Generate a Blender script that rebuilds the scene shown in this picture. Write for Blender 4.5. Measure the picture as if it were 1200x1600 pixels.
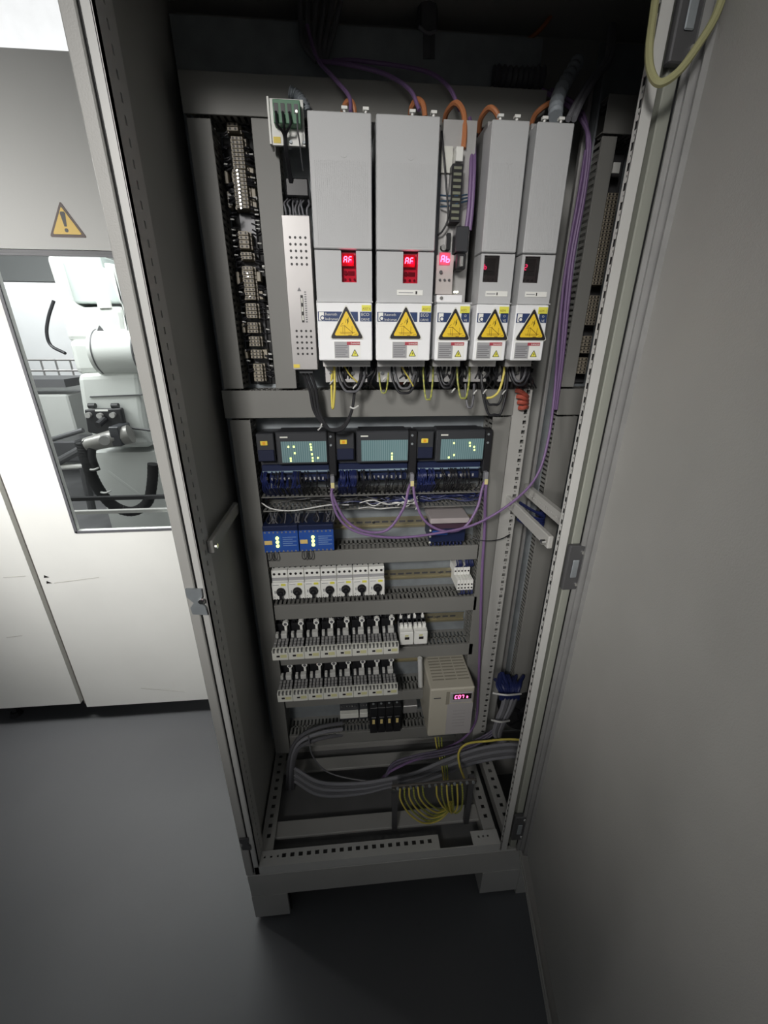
import bpy, math, random
import numpy as np
random.seed(7)
S = bpy.context.scene
COL = S.collection
for o in list(bpy.data.objects): bpy.data.objects.remove(o)

# ------------------------------------------------------------------ camera
CAM = np.array([0.33794354, -0.75066768, 1.74381377])
YAW, PITCH, ROLL, FPX = math.radians(5.10000463), math.radians(22.77182206), math.radians(0.27199062), 643.721
_f = np.array([math.sin(YAW)*math.cos(PITCH), math.cos(YAW)*math.cos(PITCH), -math.sin(PITCH)])
_r = np.array([math.cos(YAW), -math.sin(YAW), 0.0]); _u = np.cross(_r, _f)
_r, _u = math.cos(ROLL)*_r + math.sin(ROLL)*_u, -math.sin(ROLL)*_r + math.cos(ROLL)*_u
from mathutils import Matrix, Vector
cd = bpy.data.cameras.new('camera'); cam = bpy.data.objects.new('camera', cd); COL.objects.link(cam)
M3 = Matrix((_r, _u, -_f)).transposed().to_4x4(); M3.translation = Vector(CAM); cam.matrix_world = M3
cd.sensor_fit = 'VERTICAL'; cd.sensor_height = 36.0; cd.sensor_width = 27.0; cd.lens = FPX/1600*36; cd.clip_start = 0.01
S.camera = cam
def P(x, y, Y):
    "survey point of the photograph on the vertical plane at depth Y"
    d = _r*(x-600)/FPX - _u*(y-800)/FPX + _f
    return CAM + d*(Y-CAM[1])/d[1]
def PX(x, y, Y): return float(P(x, y, Y)[0])
def PZ(x, y, Y): return float(P(x, y, Y)[2])

# ------------------------------------------------------------------ world, lights, exposure
W = bpy.data.worlds.new('world'); S.world = W; W.use_nodes = True
W.node_tree.nodes['Background'].inputs[0].default_value = (0.92, 0.96, 1.0, 1)
W.node_tree.nodes['Background'].inputs[1].default_value = 0.10
def area(name, loc, target, sx, sy, power, color=(1, 1, 1), spread=180):
    l = bpy.data.lights.new(name, 'AREA'); l.shape = 'RECTANGLE'; l.size = sx; l.size_y = sy; l.energy = power; l.color = color
    l.spread = math.radians(spread)
    o = bpy.data.objects.new(name, l); COL.objects.link(o); o.location = loc
    o.rotation_euler = (Vector(target)-Vector(loc)).to_track_quat('-Z', 'Y').to_euler()
    return o
area('aisle_lamp_and_fill', (-0.42, -2.1, 2.62), (0.43, 0.2, 1.52), 0.4, 0.4, 3.2, (1.0, 0.975, 0.94), 48)
area('aisle_lamp_and_fill', (-0.25, -1.7, 2.35), (0.38, 0.2, 1.5), 0.5, 0.4, 0.8, (1.0, 0.975, 0.94), 60)  # fill light added to lift the left ducts, no fixture of its own
area('aisle_lamp_and_fill', (-2.2, -1.6, 2.0), (0.80, 0.05, 1.34), 0.5, 0.5, 0.6, (1.0, 0.97, 0.93), 22)  # side fill added to brighten the open door and right post
area('hall_lamp', (-1.9, -1.4, 2.52), (-0.80, 0.84, 1.55), 0.6, 0.25, 6.6, (1.0, 0.985, 0.955), 50)
area('hall_lamp', (-1.05, 0.38, 2.45), (-0.85, 0.85, 0.80), 1.0, 0.2, 4.2, (1.0, 0.985, 0.96), 46)
area('machine_work_lamp', (-1.0, 1.25, 2.43), (-1.0, 1.75, 1.0), 2.0, 0.4, 29, (1.0, 1.0, 0.99))
area('machine_fill', (-1.6, 1.0, 2.35), (-0.9, 1.6, 1.3), 0.8, 0.15, 16, (1.0, 1.0, 0.99))  # second, unseen light added as fill on the robot
area('hall_wall_fill', (-2.5, 3.0, 4.6), (-2.5, 5.0, 3.6), 3.0, 0.6, 60, (1, 1, 1))  # unseen light added to whiten the upper back wall
area('hall_wall_fill', (-3.0, 3.6, 3.0), (-3.2, 5.0, 1.8), 2.0, 0.4, 50, (1, 1, 1))  # lower unseen light added to whiten the wall behind the machine opening
S.view_settings.view_transform = 'Standard'; S.view_settings.look = 'None'
S.view_settings.exposure = 0.0; S.view_settings.gamma = 1.0; S.view_settings.use_curve_mapping = False

# ------------------------------------------------------------------ materials
MATS = {}
def mat(name, col, rough=0.5, metal=0.0, var=0.0, scale=8.0, bump=0.0, bscale=60.0, emit=None, estr=0.0, spec=0.5, var2=None):
    if name in MATS: return MATS[name]
    m = bpy.data.materials.new(name); m.use_nodes = True; nt = m.node_tree; b = nt.nodes['Principled BSDF']
    c = (*col, 1.0)
    b.inputs['Base Color'].default_value = c; b.inputs['Roughness'].default_value = rough; b.inputs['Metallic'].default_value = metal
    b.inputs['Specular IOR Level'].default_value = spec
    tc = nt.nodes.new('ShaderNodeTexCoord')
    if var > 0:
        n = nt.nodes.new('ShaderNodeTexNoise'); n.inputs['Scale'].default_value = scale; n.inputs['Detail'].default_value = 6
        nt.links.new(tc.outputs['Object'], n.inputs['Vector'])
        r = nt.nodes.new('ShaderNodeValToRGB')
        lo = var2 if var2 else tuple(max(0, k*(1-var)) for k in col)
        r.color_ramp.elements[0].color = (*lo, 1); r.color_ramp.elements[1].color = (*[min(1, k*(1+var*0.5)) for k in col], 1)
        r.color_ramp.elements[0].position = 0.3; r.color_ramp.elements[1].position = 0.7
        nt.links.new(n.outputs['Fac'], r.inputs['Fac']); nt.links.new(r.outputs['Color'], b.inputs['Base Color'])
    if bump > 0:
        n2 = nt.nodes.new('ShaderNodeTexNoise'); n2.inputs['Scale'].default_value = bscale
        nt.links.new(tc.outputs['Object'], n2.inputs['Vector'])
        bp = nt.nodes.new('ShaderNodeBump'); bp.inputs['Strength'].default_value = bump; bp.inputs['Distance'].default_value = 0.002
        nt.links.new(n2.outputs['Fac'], bp.inputs['Height']); nt.links.new(bp.outputs['Normal'], b.inputs['Normal'])
    if emit:
        b.inputs['Emission Color'].default_value = (*emit, 1); b.inputs['Emission Strength'].default_value = estr
    MATS[name] = m; return m
def stripes(name, c1, c2, scale, axis='X', rough=0.5):
    m = mat(name, c1, rough); nt = m.node_tree; b = nt.nodes['Principled BSDF']
    tc = nt.nodes.new('ShaderNodeTexCoord'); w = nt.nodes.new('ShaderNodeTexWave'); w.bands_direction = axis
    w.inputs['Scale'].default_value = scale; w.inputs['Distortion'].default_value = 0.6; w.inputs['Detail'].default_value = 3
    r = nt.nodes.new('ShaderNodeValToRGB'); r.color_ramp.elements[0].color = (*c1, 1); r.color_ramp.elements[1].color = (*c2, 1)
    nt.links.new(tc.outputs['Object'], w.inputs['Vector']); nt.links.new(w.outputs['Fac'], r.inputs['Fac']); nt.links.new(r.outputs['Color'], b.inputs['Base Color'])
    return m
def glass(name, tint, gloss=0.08, rough=0.02):
    m = bpy.data.materials.new(name); m.use_nodes = True; nt = m.node_tree; nt.nodes.clear()
    t = nt.nodes.new('ShaderNodeBsdfTransparent'); t.inputs[0].default_value = (*tint, 1)
    g = nt.nodes.new('ShaderNodeBsdfGlossy'); g.inputs['Roughness'].default_value = rough
    x = nt.nodes.new('ShaderNodeMixShader'); x.inputs[0].default_value = gloss
    o = nt.nodes.new('ShaderNodeOutputMaterial')
    nt.links.new(t.outputs[0], x.inputs[1]); nt.links.new(g.outputs[0], x.inputs[2]); nt.links.new(x.outputs[0], o.inputs[0])
    MATS[name] = m; return m

cab_grey = mat('cabinet_grey_paint', (0.42, 0.415, 0.395), 0.45, var=0.06, scale=5, bump=0.15, bscale=400)
cab_light = mat('cabinet_light_paint', (0.55, 0.55, 0.53), 0.4, var=0.06, scale=6)
cab_dark = mat('cabinet_inner_paint', (0.42, 0.42, 0.40), 0.55, var=0.06, scale=5)
duct_m = mat('duct_grey_plastic', (0.205, 0.203, 0.19), 0.5, var=0.05, scale=6)
duct_in = mat('duct_dark_plastic', (0.16, 0.16, 0.15), 0.6)
zinc = mat('zinc_plate', (0.34, 0.37, 0.39), 0.55, 0.5, var=0.15, scale=25)
edge_metal = mat('door_edge_metal', (0.34, 0.34, 0.335), 0.5, 0.45, var=0.1, scale=20)
resist_m = mat('resistor_sheet', (0.40, 0.385, 0.38), 0.42, 0.45, var=0.06, scale=14)
steel = mat('brushed_steel', (0.55, 0.54, 0.53), 0.42, 0.7, var=0.08, scale=30)
chrome = mat('bright_screw_steel', (0.8, 0.8, 0.78), 0.2, 1.0)
darkmetal = mat('dark_metal', (0.12, 0.12, 0.125), 0.45, 0.5)
brass = mat('yellowed_rail_steel', (0.42, 0.38, 0.26), 0.4, 0.7, var=0.1)
black = mat('black_plastic', (0.014, 0.014, 0.016), 0.4)
rubber = mat('black_rubber', (0.012, 0.012, 0.013), 0.65)
anthr = mat('anthracite_plastic', (0.035, 0.037, 0.042), 0.45)
white = mat('white_plastic', (0.84, 0.84, 0.80), 0.45)
offw = mat('off_white_plastic', (0.70, 0.70, 0.64), 0.5)
drive_m = mat('drive_light_grey_plastic', (0.52, 0.525, 0.53), 0.5, var=0.03, scale=9, bump=0.1, bscale=700)
drive_low = mat('drive_white_plastic', (0.86, 0.865, 0.875), 0.42)
blue_lbl = mat('blue_print', (0.018, 0.042, 0.135), 0.5)
yellow = mat('yellow_sticker', (0.85, 0.58, 0.03), 0.5)
ytag = mat('yellow_tag', (0.80, 0.62, 0.08), 0.5)
lemon = mat('lemon_tag', (0.78, 0.74, 0.10), 0.5)
red_lbl = mat('red_print', (0.40, 0.05, 0.07), 0.5)
grey_lbl = mat('grey_print', (0.36, 0.36, 0.37), 0.5)
prt_black = mat('black_print', (0.015, 0.012, 0.012), 0.5)
prt_brown = mat('brown_print', (0.30, 0.17, 0.01), 0.5)
beige = mat('beige_terminal_plastic', (0.36, 0.32, 0.25), 0.5, var=0.12, scale=60)
beige_inv = mat('beige_housing', (0.50, 0.47, 0.39), 0.5, var=0.04)
inv_label = mat('inverter_label', (0.42, 0.40, 0.40), 0.5)
blue_mod = mat('blue_plastic', (0.025, 0.085, 0.36), 0.4)
navy = mat('navy_plastic', (0.009, 0.016, 0.055), 0.45)
green_t = mat('green_terminal', (0.08, 0.22, 0.12), 0.45)
purple = mat('violet_cable', (0.19, 0.115, 0.25), 0.5)
greyc = mat('grey_cable', (0.11, 0.11, 0.12), 0.5)
lgreyc = mat('light_grey_cable', (0.21, 0.21, 0.23), 0.5)
whitec = mat('white_sleeve', (0.6, 0.6, 0.58), 0.5)
orange = mat('orange_cable', (0.50, 0.19, 0.08), 0.5)
redc = mat('red_insulation', (0.42, 0.09, 0.06), 0.5)
earth = stripes('earth_wire', (0.40, 0.38, 0.07), (0.22, 0.26, 0.06), 30, 'Z')
earth_y = mat('yellow_wire', (0.62, 0.52, 0.10), 0.5)
bluew = mat('blue_wire', (0.010, 0.017, 0.085), 0.5)
blackw = mat('black_wire', (0.013, 0.013, 0.016), 0.5)
copper = mat('copper_bar', (0.35, 0.2, 0.1), 0.45, 0.8)
red_led = mat('red_led', (0.9, 0.02, 0.1), 0.4, emit=(1.0, 0.38, 0.50), estr=9)
red_bare = mat('bare_red_led', (0.9, 0.02, 0.1), 0.4, emit=(1.0, 0.10, 0.30), estr=6)
red_soft = mat('dim_red_led', (0.8, 0.02, 0.1), 0.4, emit=(1.0, 0.03, 0.16), estr=6)
grn_led = mat('yellow_green_led', (0.7, 0.9, 0.2), 0.4, emit=(0.8, 1.0, 0.22), estr=2.6)
wht_led = mat('white_led', (0.9, 0.9, 0.7), 0.4, emit=(1.0, 1.0, 0.75), estr=2.5)
screen_m = stripes('teal_status_panel', (0.10, 0.19, 0.21), (0.20, 0.31, 0.32), 60, 'X')
pink_plate = mat('control_plate', (0.52, 0.48, 0.46), 0.5)
win_red = glass('red_glow_window', (1.0, 0.42, 0.52), 0.04, 0.1)  # red glow of the display put partly into the pane tint
win_smoke = glass('smoky_window', (0.42, 0.38, 0.39), 0.05, 0.1)
pane_m = glass('machine_pane_glass', (0.93, 0.95, 0.95), 0.04, 0.03)
mach_cream = mat('machine_cream_paint', (0.80, 0.80, 0.765), 0.5, var=0.05, scale=3)
mach_grey = mat('machine_grey_paint', (0.50, 0.497, 0.475), 0.5, var=0.03, scale=3)
robot_m = mat('robot_pale_paint', (0.62, 0.64, 0.615), 0.35, var=0.08, scale=4)
seal_m = mat('door_seal_foam', (0.30, 0.31, 0.27), 0.7)
dirt = mat('scuff_dirt', (0.10, 0.095, 0.085), 0.8)

# floor: grey epoxy with scuffs
fm = bpy.data.materials.new('grey_epoxy_floor'); fm.use_nodes = True; nt = fm.node_tree; b = nt.nodes['Principled BSDF']
tc = nt.nodes.new('ShaderNodeTexCoord'); n1 = nt.nodes.new('ShaderNodeTexNoise'); n1.inputs['Scale'].default_value = 2.2; n1.inputs['Detail'].default_value = 8
n2 = nt.nodes.new('ShaderNodeTexNoise'); n2.inputs['Scale'].default_value = 9; n2.inputs['Detail'].default_value = 10; n2.inputs['Roughness'].default_value = 0.7
r1 = nt.nodes.new('ShaderNodeValToRGB'); r1.color_ramp.elements[0].color = (0.088, 0.091, 0.095, 1); r1.color_ramp.elements[1].color = (0.120, 0.124, 0.130, 1)
r2 = nt.nodes.new('ShaderNodeValToRGB'); r2.color_ramp.elements[0].position = 0.27; r2.color_ramp.elements[1].position = 0.36
r2.color_ramp.elements[0].color = (0.45, 0.45, 0.46, 1); r2.color_ramp.elements[1].color = (1, 1, 1, 1)
mx = nt.nodes.new('ShaderNodeMixRGB'); mx.blend_type = 'MULTIPLY'; mx.inputs[0].default_value = 0.6
for n in (n1, n2): nt.links.new(tc.outputs['Object'], n.inputs['Vector'])
nt.links.new(n1.outputs['Fac'], r1.inputs['Fac']); nt.links.new(n2.outputs['Fac'], r2.inputs['Fac'])
nt.links.new(r1.outputs[0], mx.inputs[1]); nt.links.new(r2.outputs[0], mx.inputs[2]); nt.links.new(mx.outputs[0], b.inputs['Base Color'])
b.inputs['Roughness'].default_value = 0.42

# ------------------------------------------------------------------ mesh helpers
ORG = {}
def tag(o, label=None, cat=None, group=None, kind=None):
    if label: o['label'] = label
    if cat: o['category'] = cat
    if group: o['group'] = group
    if kind: o['kind'] = kind
    return o
def thing(name, label, cat, loc=(0, 0, 0), group=None, kind=None):
    o = bpy.data.objects.new(name, None); o.empty_display_size = 0.03; COL.objects.link(o)
    o.location = loc; ORG[o.name] = Vector(loc)
    return tag(o, label, cat, group, kind)
class MB:
    def __init__(s): s.v = []; s.f = []; s.m = []; s.mi = 0
    def mat(s, i): s.mi = i; return s
    def add(s, vs, fs):
        n = len(s.v); s.v += [tuple(float(c) for c in q) for q in vs]; s.f += [tuple(n+i for i in q) for q in fs]; s.m += [s.mi]*len(fs)
        return s
    def box(s, x0, x1, y0, y1, z0, z1, c=0.0):
        x0, x1 = min(x0, x1), max(x0, x1); y0, y1 = min(y0, y1), max(y0, y1); z0, z1 = min(z0, z1), max(z0, z1)
        if c <= 0:
            return s.add([(x0,y0,z0),(x1,y0,z0),(x1,y1,z0),(x0,y1,z0),(x0,y0,z1),(x1,y0,z1),(x1,y1,z1),(x0,y1,z1)],
                         [(3,2,1,0),(4,5,6,7),(0,1,5,4),(1,2,6,5),(2,3,7,6),(3,0,4,7)])
        # chamfered box: hull of insets
        c = min(c, (x1-x0)/2.01, (y1-y0)/2.01, (z1-z0)/2.01)
        vs = []; idx = {}
        for ix, X in ((0, x0), (1, x1)):
            for iy, Y in ((0, y0), (1, y1)):
                for iz, Z in ((0, z0), (1, z1)):
                    sx, sy, sz = (1-2*ix)*c, (1-2*iy)*c, (1-2*iz)*c
                    for ax, q in (('x', (X, Y+sy, Z+sz)), ('y', (X+sx, Y, Z+sz)), ('z', (X+sx, Y+sy, Z))):
                        idx[(ix,iy,iz,ax)] = len(vs); vs.append(q)
        I = lambda a,b_,c_,d: idx[(a,b_,c_,d)]
        F = []
        for i in (0, 1):
            a = [I(i,0,0,'x'), I(i,1,0,'x'), I(i,1,1,'x'), I(i,0,1,'x')]; F.append(a if i else a[::-1])
            a = [I(0,i,0,'y'), I(1,i,0,'y'), I(1,i,1,'y'), I(0,i,1,'y')]; F.append(a[::-1] if i else a)
            a = [I(0,0,i,'z'), I(1,0,i,'z'), I(1,1,i,'z'), I(0,1,i,'z')]; F.append(a if i else a[::-1])
        for i in (0, 1):
            for j in (0, 1):
                F.append([I(i,j,0,'x'), I(i,j,0,'y'), I(i,j,1,'y'), I(i,j,1,'x')])
                F.append([I(i,0,j,'x'), I(i,0,j,'z'), I(i,1,j,'z'), I(i,1,j,'x')])
                F.append([I(0,i,j,'y'), I(0,i,j,'z'), I(1,i,j,'z'), I(1,i,j,'y')])
                for k in (0, 1): F.append([I(i,j,k,'x'), I(i,j,k,'y'), I(i,j,k,'z')])
        return s.add(vs, F)
    def obox(s, o, a, b_, c_):
        "oriented box from corner o along edge vectors a,b,c"
        o, a, b_, c_ = map(Vector, (o, a, b_, c_))
        return s.add([o, o+a, o+a+b_, o+b_, o+c_, o+a+c_, o+a+b_+c_, o+b_+c_], [(3,2,1,0),(4,5,6,7),(0,1,5,4),(1,2,6,5),(2,3,7,6),(3,0,4,7)])
    def cyl(s, p0, p1, r0, r1=None, n=12, caps=True):
        p0, p1 = Vector(p0), Vector(p1); r1 = r0 if r1 is None else r1
        d = (p1-p0).normalized(); a = d.orthogonal().normalized(); b_ = d.cross(a)
        vs = [p0+(a*math.cos(2*math.pi*i/n)+b_*math.sin(2*math.pi*i/n))*r0 for i in range(n)] + [p1+(a*math.cos(2*math.pi*i/n)+b_*math.sin(2*math.pi*i/n))*r1 for i in range(n)]
        fs = [(i, (i+1) % n, n+(i+1) % n, n+i) for i in range(n)]
        if caps: fs += [tuple(range(n))[::-1], tuple(range(n, 2*n))]
        return s.add(vs, fs)
    def tube(s, pts, r, n=8, sub=6, rf=None):
        pts = [Vector(p) for p in pts]
        if len(pts) > 2 and sub > 1:
            q = [pts[0]*2-pts[1]] + pts + [pts[-1]*2-pts[-2]]; out = []
            for i in range(1, len(q)-2):
                for k in range(sub):
                    t = k/sub; p0, p1, p2, p3 = q[i-1], q[i], q[i+1], q[i+2]
                    out.append(0.5*((2*p1)+(p2-p0)*t+(2*p0-5*p1+4*p2-p3)*t*t+(3*p1-p0-3*p2+p3)*t**3))
            out.append(pts[-1]); pts = out
        vs = []; fs = []; a = None
        for i, p in enumerate(pts):
            d = (pts[min(i+1, len(pts)-1)]-pts[max(i-1, 0)])
            if d.length < 1e-9: d = Vector((0, 0, 1))
            d.normalize()
            a = d.orthogonal().normalized() if a is None else (a-d*a.dot(d)).normalized()
            b_ = d.cross(a); rr = r*(rf(i/(len(pts)-1)) if rf else 1)
            vs += [p+(a*math.cos(2*math.pi*k/n)+b_*math.sin(2*math.pi*k/n))*rr for k in range(n)]
        for i in range(len(pts)-1):
            fs += [(i*n+k, i*n+(k+1) % n, (i+1)*n+(k+1) % n, (i+1)*n+k) for k in range(n)]
        fs += [tuple(range(n))[::-1], tuple(range((len(pts)-1)*n, len(pts)*n))]
        return s.add(vs, fs)
    def plate(s, poly, y0, y1):
        "polygon in XZ extruded between two depths; poly counter-clockwise seen from -Y"
        n = len(poly)
        return s.add([(x, y0, z) for x, z in poly] + [(x, y1, z) for x, z in poly],
                     [tuple(range(n)), tuple(range(n, 2*n))[::-1]] + [(i, n+i, n+(i+1) % n, (i+1) % n) for i in range(n)])
    def plate_x(s, poly, x0, x1):
        "polygon in YZ extruded along X"
        n = len(poly)
        return s.add([(x0, y, z) for y, z in poly] + [(x1, y, z) for y, z in poly],
                     [tuple(range(n)), tuple(range(n, 2*n))[::-1]] + [(i, n+i, n+(i+1) % n, (i+1) % n) for i in range(n)])
    def perf(s, fn, u0, u1, v0, v1, holes, t):
        "sheet in (u,v) with rectangular holes (one column); fn(u,v,w)->point"
        holes = sorted(holes, key=lambda h: h[2]); segs = []; v = v0
        for (a, b_, c_, d) in holes:
            segs.append((u0, u1, v, c_)); segs.append((u0, a, c_, d)); segs.append((b_, u1, c_, d)); v = d
        segs.append((u0, u1, v, v1))
        for (a, b_, c_, d) in segs:
            if b_-a < 1e-6 or d-c_ < 1e-6: continue
            vs = [fn(a,c_,0), fn(b_,c_,0), fn(b_,d,0), fn(a,d,0), fn(a,c_,t), fn(b_,c_,t), fn(b_,d,t), fn(a,d,t)]
            s.add(vs, [(0,1,2,3),(7,6,5,4),(0,4,5,1),(1,5,6,2),(2,6,7,3),(3,7,4,0)])
        return s
    def build(s, name, mats, parent=None, smooth=False, kind=None, label=None):
        if not isinstance(mats, (list, tuple)): mats = [mats]
        org = ORG.get(parent.name, Vector()) if parent else Vector()
        me = bpy.data.meshes.new(name); me.from_pydata([tuple(Vector(q)-org) for q in s.v], [], s.f)
        for m in mats: me.materials.append(m)
        if len(mats) > 1: me.polygons.foreach_set('material_index', s.m)
        import bmesh
        bm = bmesh.new(); bm.from_mesh(me); bmesh.ops.recalc_face_normals(bm, faces=bm.faces); bm.to_mesh(me); bm.free()
        if smooth:
            me.polygons.foreach_set('use_smooth', [True]*len(me.polygons)); me.set_sharp_from_angle(angle=math.radians(40))
        o = bpy.data.objects.new(name, me); COL.objects.link(o)
        if parent: o.parent = parent
        ORG[o.name] = org
        if kind: o['kind'] = kind
        if label: o['label'] = label
        return o
def solo(name, mb, mats, label, cat, group=None, kind=None, smooth=False):
    "a thing that is one mesh, origin at its lowest centre"
    c = np.array(mb.v); lo = c.min(0); hi = c.max(0); org = Vector(((lo[0]+hi[0])/2, (lo[1]+hi[1])/2, lo[2]))
    mb.v = [tuple(Vector(q)-org) for q in mb.v]
    o = mb.build(name, mats, None, smooth); o.location = org; ORG[o.name] = org
    return tag(o, label, cat, group, kind)
def cable(name, pts, r, m, label, cat='cable', group=None, n=8):
    return solo(name, MB().tube(pts, r, n), m, label, cat, group, smooth=True)
def dup(o, loc, label=None, group=None, parent=None):
    c = o.copy(); COL.objects.link(c); c.location = loc if parent is None else o.location; c.parent = parent
    if parent is None: ORG[c.name] = Vector(loc)
    if label: c['label'] = label
    if group: c['group'] = group
    for ch in list(o.children): dup(ch, None, None, None, c)
    return c
def text(st, size, x, y, z, m, parent, name='lettering', align='LEFT', sx=1.0):
    cu = bpy.data.curves.new('t', 'FONT'); cu.body = st; cu.size = size; cu.align_x = align; cu.resolution_u = 2
    t = bpy.data.objects.new('t', cu); COL.objects.link(t); bpy.context.view_layer.update()
    me = bpy.data.meshes.new_from_object(t.evaluated_get(bpy.context.evaluated_depsgraph_get()))
    vs = [(x+v.co.x*sx, y, z+v.co.y) for v in me.vertices]; fs = [tuple(p.vertices) for p in me.polygons]
    bpy.data.objects.remove(t); bpy.data.curves.remove(cu); bpy.data.meshes.remove(me)
    mb = MB(); mb.add(vs, fs); return mb.build(name, m, parent)
SEG = {'A': 'abcefg', 'F': 'aefg', 'b': 'cdefg', 'C': 'adef', 'E': 'adefg', '0': 'abcdef', '7': 'abc', 't': 'defg', '2': 'abdeg'}
def seg7(mb, st, x, y, z, w, h, gap, th):
    for ch in st:
        sl = 0.12
        for k in SEG.get(ch, ''):
            X = lambda a, b_: (x+a*w+b_*h*sl)
            q = {'a': (0,1,1,1), 'b': (1,.5,1,1), 'c': (1,0,1,.5), 'd': (0,0,1,0), 'e': (0,0,0,.5), 'f': (0,.5,0,1), 'g': (0,.5,1,.5)}[k]
            a0, b0, a1, b1 = q
            if b0 == b1: mb.box(X(a0,b0)+th*.2, X(a1,b1)-th*.2, y-.0006, y, z+b0*h-th/2, z+b0*h+th/2)
            else: mb.plate([(X(a0,b0)-th/2, z+b0*h+th*.3), (X(a0,b0)+th/2, z+b0*h+th*.3), (X(a1,b1)+th/2, z+b1*h-th*.3), (X(a1,b1)-th/2, z+b1*h-th*.3)], y-.0006, y)
        x += w+gap
    return mb
def screw(mb, x, y, z, r=0.004, h=0.002): return mb.cyl((x, y, z), (x, y-h, z), r, r*0.8, 10)
ORD = ['first', 'second', 'third', 'fourth', 'fifth', 'sixth', 'seventh', 'eighth', 'ninth', 'tenth', 'eleventh', 'twelfth', 'thirteenth', 'fourteenth', 'fifteenth', 'sixteenth', 'seventeenth', 'eighteenth', 'nineteenth', 'twentieth', 'twenty-first', 'twenty-second', 'twenty-third', 'twenty-fourth', 'twenty-fifth', 'twenty-sixth']

# ================================================================== SETTING
o = MB().box(-6, 5, -4, 6, -0.05, 0).build('floor', fm); o['kind'] = 'structure'
wall_white = mat('hall_wall_white', (0.85, 0.86, 0.86), 0.7, var=0.04)
o = MB().box(-6, 5, 5.0, 5.1, 0, 6.5).build('wall_back', wall_white); o['kind'] = 'structure'
# ================================================================== CABINET SHELL
ZB, ZT = 0.255, 2.34          # frame bottom and top
YP, YD, YB = 0.345, 0.267, 0.42  # mounting plate, duct cover plane, back panel
XR2 = 1.62                    # far end of the second bay
cab = thing('electrical_cabinet', 'tall grey steel control cabinet standing open with its door swung right', 'cabinet', (0.40, 0.2, 0.0))
# left side: outer panel, rim, perforated post
MB().box(-0.006, 0.0155, 0.0, YB, ZB, ZT+0.04, 0.002).build('side_panel', cab_grey, cab)
MB().box(0.0155, 0.0205, 0.006, 0.03, ZB, ZT).build('door_seal', rubber, cab, label='black rubber seal line')
mb = MB(); mb.box(0.0205, 0.035, 0.0, 0.012, ZB, ZT, 0.001)
slots = [(0.037, 0.042, z, z+0.011) for z in np.arange(ZB+0.02, ZT-0.06, 0.025)]
mb.perf(lambda u, v, w: (0.035-w, u, v), 0.0, 0.068, ZB, ZT, slots, 0.002)
mb.box(0.0155, 0.033, 0.066, 0.07, ZB, ZT)
mb.build('frame_post', cab_light, cab)
MB().box(0.016, 0.022, 0.07, YB, ZB, ZT).build('inner_side_sheet', cab_dark, cab)
MB().box(-0.006, XR2, YB, YB+0.01, ZB, ZT+0.04).build('back_panel', cab_dark, cab)
MB().box(-0.006, XR2, 0.0, YB, ZT, ZT+0.04, 0.002).build('roof', cab_grey, cab)
MB().box(0.0205, 0.862, 0.0, 0.03, 2.20, ZT).build('top_shade_rail', cab_grey, cab)  # unseen front rail, made deep to shade the top of the interior
# right front post: front face with a flange of square holes
mb = MB(); mb.box(0.7815, 0.80, 0.0, 0.004, ZB, ZT, 0.001)
hs = []
for i, z in enumerate(np.arange(ZB+0.03, ZT-0.04, 0.0125)):
    if i % 2 == 0: hs.append((0.0022, 0.0105, z, z+0.0108))
    else: hs.append((0.0048, 0.008, z+0.0045, z+0.0078))
mb.perf(lambda u, v, w: (0.7815+w*0.5, u, v), 0.0, 0.0135, ZB, ZT, hs, 0.002)
mb.box(0.796, 0.80, 0.004, 0.03, ZB, ZT)
mb.build('frame_post', cab_light, cab)
MB().box(0.7835, 0.7955, 0.0045, 0.0135, ZB, ZT).build('post_hole_shade', rubber, cab)  # black strip added inside the hollow post so its holes look dark
# hinge side stack: gap, foam seal, hollow profile
mb = MB(); mb.box(0.80, 0.86, 0.035, 0.04, ZB, ZT); mb.build('hinge_recess', darkmetal, cab)
MB().box(0.813, 0.833, 0.006, 0.035, ZB, ZT, 0.002).build('seal_strip', seal_m, cab)
hz = [PZ(890, 885, 0), PZ(808, 1290, 0), PZ(1075, 22, 0)]
for z in hz:
    mb = MB(); mb.box(0.803, 0.839, -0.010, 0.004, z-0.055, z+0.055, 0.002); mb.build('hinge', darkmetal, cab)
    h = MB(); h.box(0.814, 0.828, -0.013, -0.0101, z-0.022, z+0.022, 0.002); h.build('hinge_window', zinc, cab)
    for k in (-1, 1):
        h = MB(); screw(h, 0.832, -0.0101, z+k*0.04, 0.005, 0.003); h.build('hinge_screw', chrome, cab)
# striker plate on the left rim (hourglass)
zs = PZ(309, 940, -0.004)
pl = [(-0.002, 0.032), (0.030, 0.030), (0.029, 0.012), (0.021, 0.0), (0.031, -0.012), (0.033, -0.034), (0.003, -0.030), (0.001, -0.014), (0.010, -0.002), (-0.001, 0.012)]
MB().plate([(x, zs+z) for x, z in pl[::-1]], -0.006, -0.001).build('striker_plate', zinc, cab)
mb = MB(); screw(mb, 0.026, -0.006, zs+0.002, 0.007, 0.004); mb.build('striker_screw', chrome, cab)
zs2 = PZ(392, 1318, -0.004)
MB().plate([(x*0.8, zs2+z*0.8) for x, z in pl[::-1]], -0.006, -0.001).build('striker_plate', darkmetal, cab)
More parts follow.
